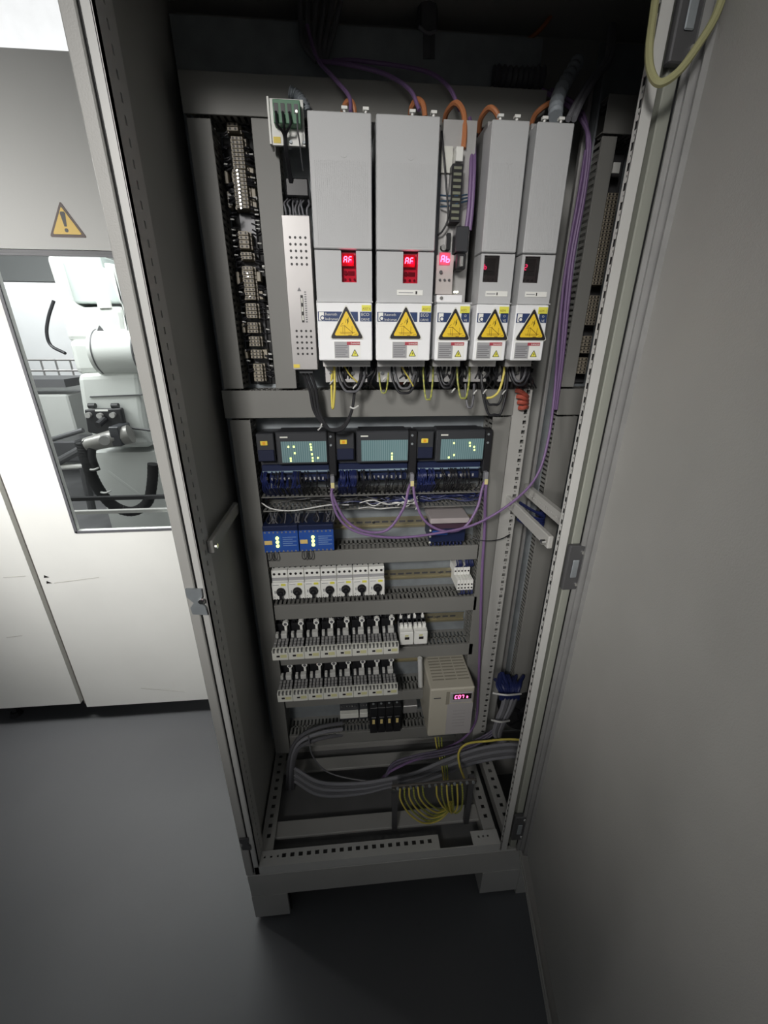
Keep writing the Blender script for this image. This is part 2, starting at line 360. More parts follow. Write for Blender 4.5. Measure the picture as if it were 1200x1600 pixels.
# rear perforated post of the bay joint
mb = MB(); hs = []
for i, z in enumerate(np.arange(0.42, 2.08, 0.0125)):
    if i % 2 == 0: hs.append((0.782, 0.7915, z, z+0.0095))
    else: hs.append((0.785, 0.7885, z+0.004, z+0.0075))
mb.perf(lambda u, v, w: (u, 0.27+w, v), 0.752, 0.797, 0.30, 2.10, hs, 0.0025)
mb.box(0.752, 0.755, 0.272, YB, 0.30, 2.10); mb.box(0.795, 0.798, 0.272, YB, 0.30, 2.10)
mb.build('rear_frame_post', cab_grey, cab)
MB().box(0.753, 0.796, 0.30, 0.305, 0.30, 2.10).build('post_hole_shade', rubber, cab)  # black strip added behind the rear post to darken its holes
# horizontal depth struts
for x0, x1 in ((0.036, 0.048), (0.764, 0.776)):
    mb = MB(); mb.box(x0, x1, 0.014 if x0 > .4 else 0.05, 0.275, 1.322, 1.352, 0.002); mb.build('depth_strut', cab_grey, cab)
    mb = MB(); mb.cyl(((x0+x1)/2 + (0.008 if x0 < .4 else -0.008), 0.022 if x0 > .4 else 0.058, 1.336), ((x0+x1)/2 + (0.013 if x0 < .4 else -0.018), 0.022 if x0 > .4 else 0.058, 1.336), 0.006, n=8); mb.build('strut_bolt', chrome, cab)
mb = MB(); mb.perf(lambda u, v, w: (0.835-w, v, u), 1.345, 1.375, 0.03, 0.30, [(1.355, 1.362, y, y+0.006) for y in np.arange(0.05, 0.29, 0.0125)], 0.012)
mb.build('depth_strut', cab_grey, cab)
# mounting plates
MB().box(0.03, 0.752, YP, YP+0.004, 0.40, 2.30).build('mounting_plate', zinc, cab)
mb = MB(); mb.box(0.872, 1.55, YP, YP+0.004, 0.40, 2.30); mb.box(0.866, 0.870, 0.30, YP+0.01, 0.40, 2.24); mb.build('mounting_plate', zinc, cab)
mb = MB(); mb.box(0.852, 0.862, 0.318, 0.335, 0.40, 2.24, 0.003); mb.build('plate_edge_profile', steel, cab)
# bottom frame: front sill with holes, side rails, rear rail, tray
mb = MB()
mb.perf(lambda u, v, w: (v, 0.0+w, u), ZB, 0.292, 0.022, 0.776, [], 0.003)
hs = [(0.020, 0.032, x, x+0.0125) for x in np.arange(0.10, 0.56, 0.025)] + [(0.022, 0.028, x, x+0.006) for x in (0.045, 0.065, 0.085)]
mb.perf(lambda u, v, w: (v, u, 0.292-w), 0.003, 0.042, 0.036, 0.585, hs, 0.003)
mb.build('bottom_sill', cab_light, cab)
mb = MB(); mb.perf(lambda u, v, w: (v, u, 0.292-w), 0.003, 0.042, 0.69, 0.776, [(0.022, 0.028, x, x+0.006) for x in (0.71, 0.725, 0.74)], 0.003); mb.build('sill_bracket', cab_light, cab)
for x0 in (0.03, 0.735, 0.80):
    mb = MB(); mb.perf(lambda u, v, w: (u, v, 0.288-w), x0, x0+0.04, 0.043, 0.40, [(x0+0.014, x0+0.026, y, y+0.012) for y in np.arange(0.08, 0.38, 0.03)], 0.003)
    mb.box(x0, x0+0.003, 0.043, 0.40, 0.25, 0.286); mb.build('side_rail', cab_grey, cab)
for y0, z0 in ((0.085, 0.262), (0.30, 0.262)):
    mb = MB(); mb.box(0.06, 0.735, y0, y0+0.05, z0, z0+0.012, 0.002); mb.build('cross_rail', cab_grey, cab)
MB().box(0.02, 0.80, 0.02, 0.41, 0.225, 0.232).build('bottom_tray', mat('tray_dark_sheet', (0.16, 0.16, 0.16), 0.6, var=0.15, scale=9), cab)
# plinth with two feet and side wall
mb = MB(); mb.box(-0.004, 0.862, 0.004, 0.012, 0.135, 0.205); mb.box(-0.004, 0.862, 0.0, 0.014, 0.205, 0.252, 0.002); mb.build('plinth_front', cab_grey, cab)
for x0, x1 in ((-0.004, 0.105), (0.735, 0.862)):
    mb = MB(); mb.box(x0, x1, 0.002, 0.012, 0.02, 0.135); mb.box(x0, x0+0.008, 0.012, YB, 0.02, 0.252); mb.build('plinth_corner', cab_grey, cab)
    mb = MB(); mb.cyl((x0+0.1 if x0 < .4 else x0+0.03, 0.03, 0.0), (x0+0.1 if x0 < .4 else x0+0.03, 0.03, 0.06), 0.012, n=10); mb.build('levelling_foot', rubber, cab)
MB().box(-0.004, XR2, YB-0.01, YB, 0.0, 0.252).build('plinth_back', cab_grey, cab)
# second bay shell
MB().box(XR2-0.02, XR2, 0.0, YB, ZB, ZT).build('end_panel', cab_grey, cab)
mb = MB(); mb.box(0.90, XR2, -0.02, 0.0, ZB, ZT, 0.004); mb.box(0.862, 0.90, 0.02, 0.03, ZB, ZT); mb.build('closed_door', cab_grey, cab)
MB().box(0.862, XR2, 0.0, 0.012, 0.0, 0.252).build('plinth_front', cab_grey, cab)

# the open door
AN = math.radians(11.0); H0 = Vector((0.838, -0.006, 0)); ud = Vector((-math.sin(AN), -math.cos(AN), 0)); nd = Vector((-math.cos(AN), math.sin(AN), 0))
DZ0, DZ1, DL = 0.262, 2.33, 0.80
def dbox(mb, a0, a1, n0, n1, z0, z1):
    return mb.obox(H0+ud*a0+nd*n0+Vector((0, 0, z0)), ud*(a1-a0), nd*(n1-n0), Vector((0, 0, z1-z0)))
door = dbox(MB(), 0.0, DL, -0.026, -0.022, DZ0, DZ1).build('door', cab_grey, cab)
dbox(MB(), 0.006, DL-0.02, -0.022, -0.017, DZ0+0.02, DZ1-0.02).build('door_inner_sheet', cab_grey, door)
mb = MB(); dbox(mb, 0.0, 0.004, -0.022, 0.010, DZ0, DZ1); dbox(mb, 0.004, 0.010, -0.022, 0.002, DZ0, DZ1); dbox(mb, 0.014, 0.018, -0.022, -0.008, DZ0, DZ1); dbox(mb, 0.010, 0.014, -0.022, -0.016, DZ0, DZ1)
mb.build('hinge_edge_profile', edge_metal, door)
for z in np.arange(DZ0+0.05, DZ1-0.03, 0.115):
    mb = MB(); mb.cyl(H0+ud*-0.0005+nd*-0.004+Vector((0,0,z)), H0+ud*0.002+nd*-0.004+Vector((0,0,z)), 0.004, n=8); mb.build('profile_hole', rubber, door)
mb = MB(); dbox(mb, 0.0, DL, -0.022, 0.004, DZ0, DZ0+0.004); dbox(mb, 0.0, DL, -0.002, 0.002, DZ0, DZ0+0.016); mb.build('bottom_fold', cab_grey, door)
mb = MB(); dbox(mb, DL-0.004, DL, -0.022, 0.004, DZ0, DZ1); mb.build('closing_edge', cab_grey, door)
mb = MB(); dbox(mb, 0.0, DL, -0.022, 0.004, DZ1-0.004, DZ1); mb.build('top_fold', cab_grey, door)

# ================================================================== WIRING DUCTS AND RAILS
def comb(mb, x0, x1, y0, y1, z, t, axis='x', pitch=0.0125):
    "slotted wall: teeth plus spines; axis x: wall lies in plane z; axis z: wall in plane x=z-arg"
    a = x0
    sp = [(y0, y0+0.006), ((y0+y1)/2-0.003, (y0+y1)/2+0.002), (y1-0.012, y1)]
    def bx(a0, a1, b0, b1):
        if axis == 'x': mb.box(a0, a1, b0, b1, z-t, z)
        else: mb.box(z-t, z, b0, b1, a0, a1)
    for s0, s1 in sp: bx(x0, x1, s0, s1)
    while a < x1-0.006:
        bx(a, a+0.0068, y0+0.006, y1-0.012); a += pitch
def hduct(x0, x1, z0, z1, label, cover=True, lid_x1=None):
    t = thing('wiring_duct', label, 'wiring duct', ((x0+x1)/2, YP, z0), 'grey slotted wiring ducts')
    mb = MB(); comb(mb, x0, x1, YD+0.004, YP, z1-0.002, 0.0018); mb.build('slotted_wall', duct_m, t, kind='stuff')
    mb = MB(); comb(mb, x0, x1, YD+0.004, YP, z0+0.004, 0.0018); mb.build('slotted_wall', duct_m, t, kind='stuff')
    MB().box(x0, x1, YP-0.003, YP-0.0005, z0+0.004, z1-0.004).build('duct_base', duct_in, t)
    if cover: MB().box(x0, lid_x1 or x1, YD, YD+0.003, z0, z1, 0.0008).build('duct_cover', duct_m, t)
    return t
def vduct(x0, x1, z0, z1, label, cover=True):
    t = thing('wiring_duct', label, 'wiring duct', ((x0+x1)/2, YP, z0), 'grey slotted wiring ducts')
    mb = MB(); comb(mb, z0, z1, YD+0.004, YP, x0+0.004, 0.0018, 'z'); mb.build('slotted_wall', duct_m, t, kind='stuff')
    mb = MB(); comb(mb, z0, z1, YD+0.004, YP, x1-0.002, 0.0018, 'z'); mb.build('slotted_wall', duct_m, t, kind='stuff')
    MB().box(x0+0.004, x1-0.004, YP-0.003, YP-0.0005, z0, z1).build('duct_base', duct_in, t)
    if cover: MB().box(x0, x1, YD, YD+0.003, z0, z1, 0.0008).build('duct_cover', duct_m, t)
    return t
hduct(0.052, 0.742, 2.128, 2.189, 'long horizontal wiring duct across the top, above the drives')
hduct(0.868, 1.20, 2.128, 2.189, 'short horizontal duct seen at upper right, beside the front post')
vduct(0.056, 0.100, 1.636, 2.122, 'narrow upright duct left of the upper terminal strip')
vduct(0.174, 0.222, 1.636, 2.126, 'upright duct between the terminal strip and the brake resistor')
hduct(0.049, 0.752, 1.568, 1.632, 'horizontal duct below the five drives')
vduct(0.058, 0.106, 0.42, 1.564, 'long upright duct at left, beside the remote modules and contactors')
vduct(0.703, 0.750, 0.56, 1.564, 'upright duct at right, behind the hanging violet cable')
vduct(0.868, 0.900, 1.636, 2.124, 'upright duct behind the right front post, above its middle joint')
hduct(0.868, 1.20, 1.568, 1.632, 'short horizontal duct behind the right front post')
vduct(0.868, 0.925, 0.62, 1.564, 'lower upright duct behind the right front post')
hduct(0.110, 0.699, 1.321, 1.366, 'open horizontal duct full of wires, without cover', cover=False)
hduct(0.110, 0.699, 1.158, 1.204, 'horizontal duct between the blue modules and the rotary switches')
hduct(0.110, 0.712, 0.980, 1.030, 'horizontal duct between rotary switches and upper contactors')
hduct(0.110, 0.716, 0.808, 0.852, 'horizontal duct between the two contactor rows')
hduct(0.110, 0.572, 0.630, 0.670, 'horizontal duct under the lower contactor row')
hduct(0.110, 0.600, 0.447, 0.497, 'lowest horizontal duct, under the black fuse holder')
def dinrail(x0, x1, z, label, m=None):
    t = thing('mounting_rail', label, 'rail', ((x0+x1)/2, YP, z-0.0175), 'slotted steel mounting rails'); m = m or brass
    mb = MB(); mb.box(x0, x1, YP-0.0075, YP-0.0065, z+0.0125, z+0.0175); mb.box(x0, x1, YP-0.0075, YP-0.0065, z-0.0175, z-0.0125)
    mb.box(x0, x1, YP-0.0075, YP-0.001, z+0.0115, z+0.0125); mb.box(x0, x1, YP-0.0075, YP-0.001, z-0.0125, z-0.0115)
    mb.box(x0, x1, YP-0.002, YP-0.001, z-0.0115, z+0.0115); mb.build('rail_profile', m, t)
    mb = MB(); a = x0+0.02
    while a < x1-0.02: mb.box(a, a+0.018, YP-0.0023, YP-0.002, z-0.003, z+0.003); a += 0.025
    mb.build('rail_slot', darkmetal, t, kind='stuff')
    for k in range(3):
        mb = MB(); screw(mb, x0+(x1-x0)*(0.15+0.35*k), YP-0.002, z, 0.005, 0.003); mb.build('rail_screw', chrome, t)
dinrail(0.110, 0.70, 1.252, 'steel rail carrying the blue interface modules')
dinrail(0.110, 0.70, 1.074, 'steel rail carrying the row of rotary switches')
dinrail(0.110, 0.70, 0.905, 'steel rail carrying the upper contactors')
dinrail(0.110, 0.60, 0.745, 'steel rail carrying the lower contactors')
dinrail(0.25, 0.60, 0.575, 'steel rail carrying the black fuse holder', steel)
# ================================================================== SERVO DRIVES
YF = 0.13
ZTOP, ZS1, ZS2, ZLOW = 2.088, PZ(535, 390, YF), PZ(535, 471, YF), 1.704
def tri(cx, z0, w, h, k=1.0):
    "upright rounded triangle outline, counter clockwise seen from the front"
    c = 0.08*w*k; cz = z0+h/3
    pts = [(cx-w/2+c*.5, z0), (cx+w/2-c*.5, z0), (cx+w/2-c*.05, z0+c*.45), (cx+w/2-c*.3, z0+c*1.2), (cx+c*.35, z0+h-c*.25), (cx, z0+h), (cx-c*.35, z0+h-c*.25), (cx-w/2+c*.3, z0+c*1.2), (cx-w/2+c*.05, z0+c*.45)]
    return pts
def warn_sticker(parent, cx, z0, w, h, y):
    st = MB().plate(tri(cx, z0, w, h), y-0.0012, y).build('warning_sticker', prt_black, parent, label='yellow black-edged electric shock triangle')
    MB().plate(tri(cx, z0-0.0012, w+0.004, h+0.004), y-0.0004, y).build('sticker_edge', offw, st)
    MB().plate(tri(cx, z0+h*.095, w*.76, h*.76), y-0.0017, y-0.0012).build('sticker_field', yellow, st)
    # lightning flash
    a = lambda u, v: (cx+u*w, z0+v*h)
    MB().plate([a(.02,.44), a(.07,.56), a(.035,.56), a(.075,.69), a(.02,.57), a(.055,.57)], y-0.0022, y-0.0017).build('flash', prt_black, st)
    mb = MB(); yy = (y-0.0021, y-0.0017)
    def ln(u0, v0, u1, v1, t=.006):
        p0 = Vector((u0*w, 0, v0*h)); p1 = Vector((u1*w, 0, v1*h)); d = (p1-p0).normalized(); q = Vector((-d.z, 0, d.x))*t*w
        mb.plate([(cx+p.x, z0+p.z) for p in (p0-q, p1-q, p1+q, p0+q)], *yy)
    ln(-.22,.20,.26,.20); ln(-.20,.16,.2,.16); ln(-.06,.12,-.06,.42); ln(.17,.16,.17,.40); ln(-.06,.40,.20,.18,.009); ln(-.2,.40,-.04,.41); ln(-.17,.44,-.10,.50); ln(-.12,.17,-.12,.36); ln(.05,.11,.16,.11,.010); ln(.24,.13,.34,.15); ln(-.04,.5,.0,.62)
    mb.build('pictogram', prt_brown, st, kind='stuff')
    return st
def danger_label(parent, x0, x1, z0, z1, y):
    lb = MB().box(x0, x1, y-0.0008, y, z0, z1).build('danger_label', white, parent, label='small grey and white danger notice')
    xm = x0+(x1-x0)*.57
    MB().box(x0+.001, xm, y-0.0012, y-0.0008, z0+.001, z1-.001).build('text_field', grey_lbl, lb)
    mb = MB()
    for k in range(7): mb.box(x0+.003, xm-.003-(.004 if k % 3 == 1 else 0), y-0.0015, y-0.0012, z0+.003+k*(z1-z0-.008)/7, z0+.0042+k*(z1-z0-.008)/7)
    mb.build('fine_print', mat('fine_print', (0.14, 0.14, 0.15), 0.6), lb, kind='stuff')
    MB().box(xm-.004, x1-.0008, y-0.0013, y-0.0008, z1-.007, z1-.001).build('red_strip', red_lbl, lb)
    text('DANGER', 0.0044, xm+.0035, y-0.0016, z1-.0058, white, lb)
    cx = xm+(x1-xm)*.5
    MB().plate(tri(cx, z0+.004, .014, .013), y-0.0013, y-0.0008).build('small_triangle', prt_black, lb)
    MB().plate(tri(cx, z0+.005, .0105, .0098), y-0.0016, y-0.0013).build('small_triangle_field', lemon, lb)
    MB().plate([(cx-.0008, z0+.006), (cx+.002, z0+.010), (cx+.0004, z0+.010), (cx+.0016, z0+.0125), (cx-.0016, z0+.0095), (cx+.0002, z0+.0095)], y-.0019, y-.0016).build('small_flash', prt_black, lb)
def led_glow(parent, x, y, z, e):
    l = bpy.data.lights.new('display_light', 'POINT'); l.energy = e; l.color = (1.0, .10, .28); l.shadow_soft_size = .003
    o = bpy.data.objects.new('display_light', l); COL.objects.link(o); o.parent = parent; o.location = Vector((x, y, z))-ORG[parent.name]
def drive(x0, x1, label, digits, mode, tagtext):
    w = x1-x0; t = thing('servo_drive', label, 'drive', ((x0+x1)/2, 0.24, 1.66), 'light grey servo drives in a row')
    # heat sink body behind
    mb = MB(); mb.box(x0+.004, x1-.003, 0.17, YP-.002, 1.69, 2.10); mb.build('heat_sink_body', steel, t)
    if mode != 'open':
        mb = MB(); c = 0.0015
        mb.box(x0, x1, YF, YF+.05, ZS1+.0012, ZTOP, c); mb.build('upper_cover', drive_m, t)
        mb = MB(); n = int((w-.012)/.0033)
        for k in range(n): mb.box(x0+.007+k*.0033, x0+.0088+k*.0033, YF-.0006, YF+.0002, ZS1+.006, ZS1+(.135 if w < .08 else .13))
        mb.build('cover_ribs', drive_m, t, kind='stuff')
        # embossed round mark
        mb = MB(); mb.cyl((x0+w*.55, YF+.0001, 2.035), (x0+w*.55, YF-.0004, 2.035), .0075, n=20); mb.build('embossed_mark', drive_m, t)
        # middle section with a window hole
        if mode == 'wide': wx0, wx1, wz0, wz1 = x0+w*.46, x0+w*.72, PZ(540, 441, YF), ZS1-.0012
        else: wx0, wx1, wz0, wz1 = x0+w*.10, x0+w*.55, PZ(770, 441, YF), PZ(770, 399, YF)
        y0, y1 = YF+.001, YF+.05
        mb = MB(); mb.box(x0+.0005, wx0, y0, y1, ZS2, ZS1-.0012); mb.box(wx1, x1-.0005, y0, y1, ZS2, ZS1-.0012); mb.box(wx0, wx1, y0, y1, ZS2, wz0)
        if wz1 < ZS1-.002: mb.box(wx0, wx1, y0, y1, wz1, ZS1-.0012)
        mb.build('middle_cover', drive_m, t)
        pl = MB().box(wx0+.0003, wx1-.0003, y0+.014, y0+.018, wz0+.0003, wz1-.0003).build('control_plate', pink_plate, t)
        mb = MB()
        for k in range(3): mb.cyl((wx0+.006+.009*k, y0+.014, wz0+.006), (wx0+.006+.009*k, y0+.011, wz0+.006), .0022, n=8)
        mb.cyl((wx0+.007, y0+.014, wz0+.017), (wx0+.007, y0+.010, wz0+.017), .0036, n=10); mb.box(wx0+.012, wx1-.003, y0+.0125, y0+.014, wz0+.013, wz0+.020)
        mb.build('control_button', darkmetal, pl, kind='stuff')
        mb = MB()
        if mode == 'wide': seg7(mb, digits, wx0+.0045, y0+.004, wz1-.0185, .0052, .0095, .0036, .0017)
        else: seg7(mb, digits, wx0+.0018, y0+.004, wz1-.022, .0042, .0085, .0030, .0013)
        MB().box(wx0+.001, wx0+.023, y0+.0043, y0+.014, wz1-.024, wz1-.004).build('display_block', mat('display_red', (0.42, 0.03, 0.08), 0.35) if mode == 'wide' else mat('display_dark', (0.05, 0.015, 0.02), 0.35), pl)
        mb.build('red_digits', red_led if mode == 'wide' else red_soft, pl, label='glowing red display digits')
        if mode == 'wide': led_glow(t, (wx0+wx1)/2+.004, y0+.0025, wz1-.016, .012)
        MB().box(wx0+.0004, wx1-.0004, y0+.0005, y0+.0015, wz0+.0004, wz1-.0004).build('window_pane', win_red if mode == 'wide' else win_smoke, t)
        if label.find('first') < 0:
            lb = MB().box(x0+w*.22 if mode != 'wide' else x0+w*.36, x0+w*.88 if mode != 'wide' else x0+w*.82, YF+.0002, YF+.001, ZS2+.012, ZS2+.021).build('type_strip', white, t)
            lx = x0+w*.25 if mode != 'wide' else x0+w*.39
            MB().box(lx, lx+w*.26, YF-.0002, YF+.0002, ZS2+.0155, ZS2+.0172).build('strip_print', grey_lbl, lb); MB().box(lx+w*.30, lx+w*.33, YF-.0002, YF+.0002, ZS2+.014, ZS2+.019).build('strip_mark', prt_black, lb)
        for fx in ((.62, .96) if w > .08 else (.35, .8)):
            mb = MB(); mb.cyl((x0+w*fx-.004, 0.15, ZTOP), (x0+w*fx-.004, 0.15, ZTOP+.012), .0022, n=8); mb.box(x0+w*fx-.009, x0+w*fx+.001, 0.146, 0.154, ZTOP+.010, ZTOP+.014); mb.build('top_clip', white, t)
    # lower cover with its lip
    mb = MB(); mb.box(x0-.001, x1-.001, YF-.003, YF+.06, ZLOW, ZS2-.0015, .0018); mb.build('lower_cover', drive_low, t)
    MB().box(x0-.001, x1+.0005, YF-.004, YF+.05, ZS2-.0015, ZS2+.0005).build('cover_lip', drive_m, t)
    y = YF-.003
    zb0, zb1 = PZ(535, 502, y), PZ(535, 487, y)
    xb = x0+w*.77
    if w > .08:
        MB().box(x0+.001, x0+w*.73, y-.0008, y, zb0, zb1).build('blue_strip', blue_lbl, t); MB().box(xb, x1-.002, y-.0008, y, zb0, zb1).build('blue_strip', blue_lbl, t)
        text('ECO', .0078, xb+.002, y-.0011, zb1-.0072, offw, t); text('DRIVE', .0060, xb+.002, y-.0011, zb0+.0015, offw, t)
        text('Rexroth', .0068, x0+.0145, y-.0011, zb1-.0068, offw, t); text('Indramat', .0068, x0+.0145, y-.0011, zb0+.0016, offw, t)
        lg = MB().box(x0+.003, x0+.0125, y-.0012, y-.0008, zb0+.001, zb1-.001).build('maker_mark', white, t)
        mb = MB(); mb.cyl((x0+.0095, y-.0013, zb0+.0055), (x0+.0095, y-.0018, zb0+.0055), .0045, n=16); mb.build('mark_ring', blue_lbl, lg)
        mb = MB(); mb.cyl((x0+.0095, y-.0018, zb0+.0055), (x0+.0095, y-.0022, zb0+.0055), .0028, n=16); mb.build('mark_disc', white, lg)
        MB().box(x1-.021, x1-.003, y-.0008, y, zb1+.0015, ZS2-.006).build('id_tag', lemon, t)
        text(tagtext, .0062, x1-.0195, y-.0011, zb1+.0035, prt_brown, t, sx=.85)
        cx, tw, th = x0+w*.52, .061, .056
        zt = PZ(540, 529, y); warn_sticker(t, cx, zt, tw, th, y-.0012)
        danger_label(t, cx-.026, cx+.026, PZ(540, 560, y), PZ(540, 533, y), y)
    else:
        MB().box(x0+.001, x0+w*.42, y-.0008, y, zb0, zb1).build('blue_strip', blue_lbl, t); MB().box(x0+w*.72, x1-.003, y-.0008, y, zb0, zb1).build('blue_strip', blue_lbl, t)
        lg = MB().box(x0+.003, x0+.0125, y-.0012, y-.0008, zb0+.001, zb1-.001).build('maker_mark', white, t)
        mb = MB(); mb.cyl((x0+.0095, y-.0013, zb0+.0055), (x0+.0095, y-.0018, zb0+.0055), .0045, n=16); mb.build('mark_ring', blue_lbl, lg)
        mb = MB(); mb.cyl((x0+.0095, y-.0018, zb0+.0055), (x0+.0095, y-.0022, zb0+.0055), .0028, n=16); mb.build('mark_disc', white, lg)
        text('O', .006, x0+w*.80, y-.0011, zb1-.0072, offw, t); text('VE', .006, x0+w*.80, y-.0011, zb0+.0015, offw, t)
        MB().box(x1-.022, x1-.003, y-.0008, y, zb1-.001, ZS2-.006).build('id_tag', lemon, t)
        text(tagtext, .0062, x1-.0205, y-.0011, zb1+.0025, prt_brown, t, sx=.85)
        cx = x0+w*.53; zt = PZ(711, 531, y); warn_sticker(t, cx, zt, .062, .056, y-.0012)
        danger_label(t, x0+.004, x0+w*.87, PZ(711, 561, y), PZ(711, 534, y), y)
    # connection plate below
    cp = MB().box(x0+.006, x1-.008, 0.21, 0.30, 1.655, 1.6905).build('connection_plate', steel, t)
    for k in range(4 if w > .08 else 2):
        mb = MB(); screw(mb, x0+.018+k*(w-.034)/(3 if w > .08 else 1), .21, 1.674, .0045, .004); mb.build('plate_screw', chrome, cp)
    return t
DX = [(0.287, 0.3925), (0.4005, 0.5085), (0.5185, 0.5855), (0.598, 0.664), (0.6775, 0.7435)]
drive(*DX[0], 'wide grey servo drive beside the brake resistor, first in the row', 'AF', 'wide', 'A507.6')
drive(*DX[1], 'second wide grey servo drive, with a lit red AF window and a type strip', 'AF', 'wide', 'A507.2')
d3 = drive(*DX[2], 'servo drive with its upper cover off, electronics showing', 'Ab', 'open', 'A5F2')
drive(*DX[3], 'narrow grey servo drive with smoky window, right of the uncovered one', 'b', 'narrow', 'A5F4')
drive(*DX[4], 'narrow grey servo drive at the right end of the row', '2', 'narrow', 'A5M1.2')
# exposed electronics of the third drive
x0, x1 = DX[2]; YO = 0.165
MB().box(x0-.004, x1-.014, YO+.01, YO+.02, ZS2+.005, 2.06).build('board_bracket', zinc, d3)
MB().box(x0-.002, x0+.030, YO-.022, YO-.014, ZS2+.016, PZ(700, 400, YO)-.002).build('control_plate', pink_plate, d3)
mb = MB(); seg7(mb, 'Ab', x0+.0055, YO-.0225, PZ(697, 413, YO), .0058, .0105, .0038, .0018); mb.build('red_digits', red_bare, d3, label='glowing red display digits')
MB().box(x0+.002, x0+.023, YO-.0224, YO-.0221, PZ(697, 413, YO)-.005, PZ(697, 413, YO)+.016).build('display_block', mat('display_pink', (0.7, 0.12, 0.2), 0.4), d3)
mb = MB(); zz = PZ(697, 440, YO)
for k in range(3): mb.cyl((x0+.005+.009*k, YO-.022, zz), (x0+.005+.009*k, YO-.025, zz), .0022, n=8)
mb.cyl((x0+.006, YO-.022, zz+.013), (x0+.006, YO-.026, zz+.013), .003, n=10); mb.build('control_button', darkmetal, d3, kind='stuff')
for k in range(2):
    mb = MB(); mb.cyl((x0+.036+.005*k, YO-.018, ZS2+.02), (x0+.036+.005*k, YO-.023, ZS2+.02), .002, n=8); mb.build('status_light', wht_led, d3)
led_glow(d3, x0+.013, YO-.03, PZ(697, 413, YO)+.006, .006)
MB().box(x0-.001, x0+.05, YO-.03, YO+.01, ZS2+.001, ZS2+.014, .001).build('small_cover', drive_low, d3)
mb = MB(); screw(mb, x0+.008, YO-.03, ZS2+.008, .004, .003); mb.build('cover_screw', chrome, d3)
mb = MB(); screw(mb, x0+.010, YO-.014, PZ(693, 390, YO), .006, .006); mb.build('earth_screw', chrome, d3)
mb = MB(); mb.box(x0+.033, x0+.052, YO-.03, YO+.01, PZ(720, 425, YO), PZ(720, 400, YO), .002); mb.build('plug_black', black, d3)
mb = MB(); mb.box(x0+.039, x0+.046, YO-.034, YO-.03, PZ(720, 421, YO), PZ(720, 405, YO), .001); mb.build('plug_socket', chrome, d3)
mb = MB(); mb.box(x0+.031, x0+.056, YO-.025, YO+.01, PZ(720, 398, YO), PZ(720, 358, YO), .002); mb.build('cable_hood', anthr, d3)
mb = MB(); mb.box(x0+.018, x0+.026, YO-.006, YO+.01, PZ(707, 392, YO), PZ(707, 365, YO), .001); mb.build('slot_socket', black, d3)
mb = MB(); mb.box(x0+.018, x0+.038, YO-.02, YO+.01, PZ(710, 352, YO), PZ(710, 262, YO), .001); mb.build('terminal_strip', black, d3)
mb = MB()
for k in range(9):
    zk = PZ(710, 348-k*9.6, YO); mb.box(x0+.021, x0+.035, YO-.0212, YO-.02, zk, zk+.0042)
mb.build('terminal_label', mat('olive_label', (0.20, 0.21, 0.15), 0.5), d3, kind='stuff')
mb = MB(); mb.box(x0+.024, x0+.037, YO-.018, YO+.01, PZ(714, 258, YO), PZ(714, 235, YO), .001); mb.build('white_plug', white, d3)
mb = MB(); mb.box(x0+.002, x0+.022, YO+.0, YO+.01, PZ(695, 270, YO), PZ(695, 228, YO)); mb.build('shield_plate', offw, d3)

# ================================================================== BRAKE RESISTOR, TERMINAL BOARD
YRS = 0.20; rx0, rx1, rz0, rz1 = 0.2245, 0.2775, 1.682, 1.960
t = thing('brake_resistor', 'upright silver perforated resistor box at the left of the drives', 'resistor', (0.251, 0.24, rz0))
MB().box(rx0, rx1, YRS, YRS+.07, rz0, rz1, .001).build('housing', resist_m, t)
for zz, ph in ((PZ(468, 413, YRS), 0), (PZ(478, 553, YRS), 1)):
    for i in range(5):
        for k in range(4):
            xx = rx0+.0135+k*.0098; z = zz+i*.0112
            mb = MB(); mb.cyl((xx, YRS+.0002, z), (xx, YRS-.0003, z), .0024, n=10); mb.build('vent_hole', prt_black, t)
MB().box(rx0+.002, rx0+.015, YRS-.0006, YRS, rz0+.004, rz0+.011).build('id_tag', ytag, t)
lb = MB().box(rx0+.026, rx0+.031, YRS-.0006, YRS, 1.775, 1.825).build('type_plate', prt_black, t)
mb = MB()
for k in range(3): mb.box(rx0+.027, rx0+.030, YRS-.001, YRS-.0006, 1.779+k*.016, 1.788+k*.016)
mb.build('plate_print', offw, lb)
mb = MB()
for k in range(14): mb.box(rx0+.034, rx0+.038, YRS-.0004, YRS, 1.775+k*.0042, 1.7772+k*.0042)
mb.build('side_print', darkmetal, t, kind='stuff')
MB().plate(tri(rx0+.0245, 1.832, .008, .007), YRS-.0005, YRS).build('print_triangle', darkmetal, t)
MB().box(rx0+.012, rx1-.012, YRS+.012, YRS+.05, rz0-.008, rz0-.0005).build('cable_gland', anthr, t)
YTB = 0.225; a = P(417, 153, YTB); b_ = P(484, 229, YTB)
t = thing('terminal_board', 'white plate with green screw terminal at the upper left of the drives', 'terminal board', ((a[0]+b_[0])/2, YTB+.02, b_[2]))
MB().box(a[0]+.001, b_[0]-.008, YTB, YTB+.006, b_[2], a[2]).build('board_plate', white, t)
MB().box(a[0]-.0005, a[0]+.003, YTB-.004, YTB+.03, b_[2], a[2]+.001).build('board_flange', white, t)
g0 = P(428, 192, YTB-.02); g1 = P(468, 156, YTB-.02)
MB().box(g0[0], g1[0], YTB-.02, YTB, g0[2], g1[2], .001).build('terminal_body', green_t, t)
for k in range(4):
    xx = g0[0]+(g1[0]-g0[0])*(.12+.245*k)
    mb = MB(); mb.box(xx-.0035, xx+.0035, YTB-.021, YTB-.0195, g0[2]+.014, g1[2]-.006); mb.build('terminal_port', black if k < 3 else greyc, t)
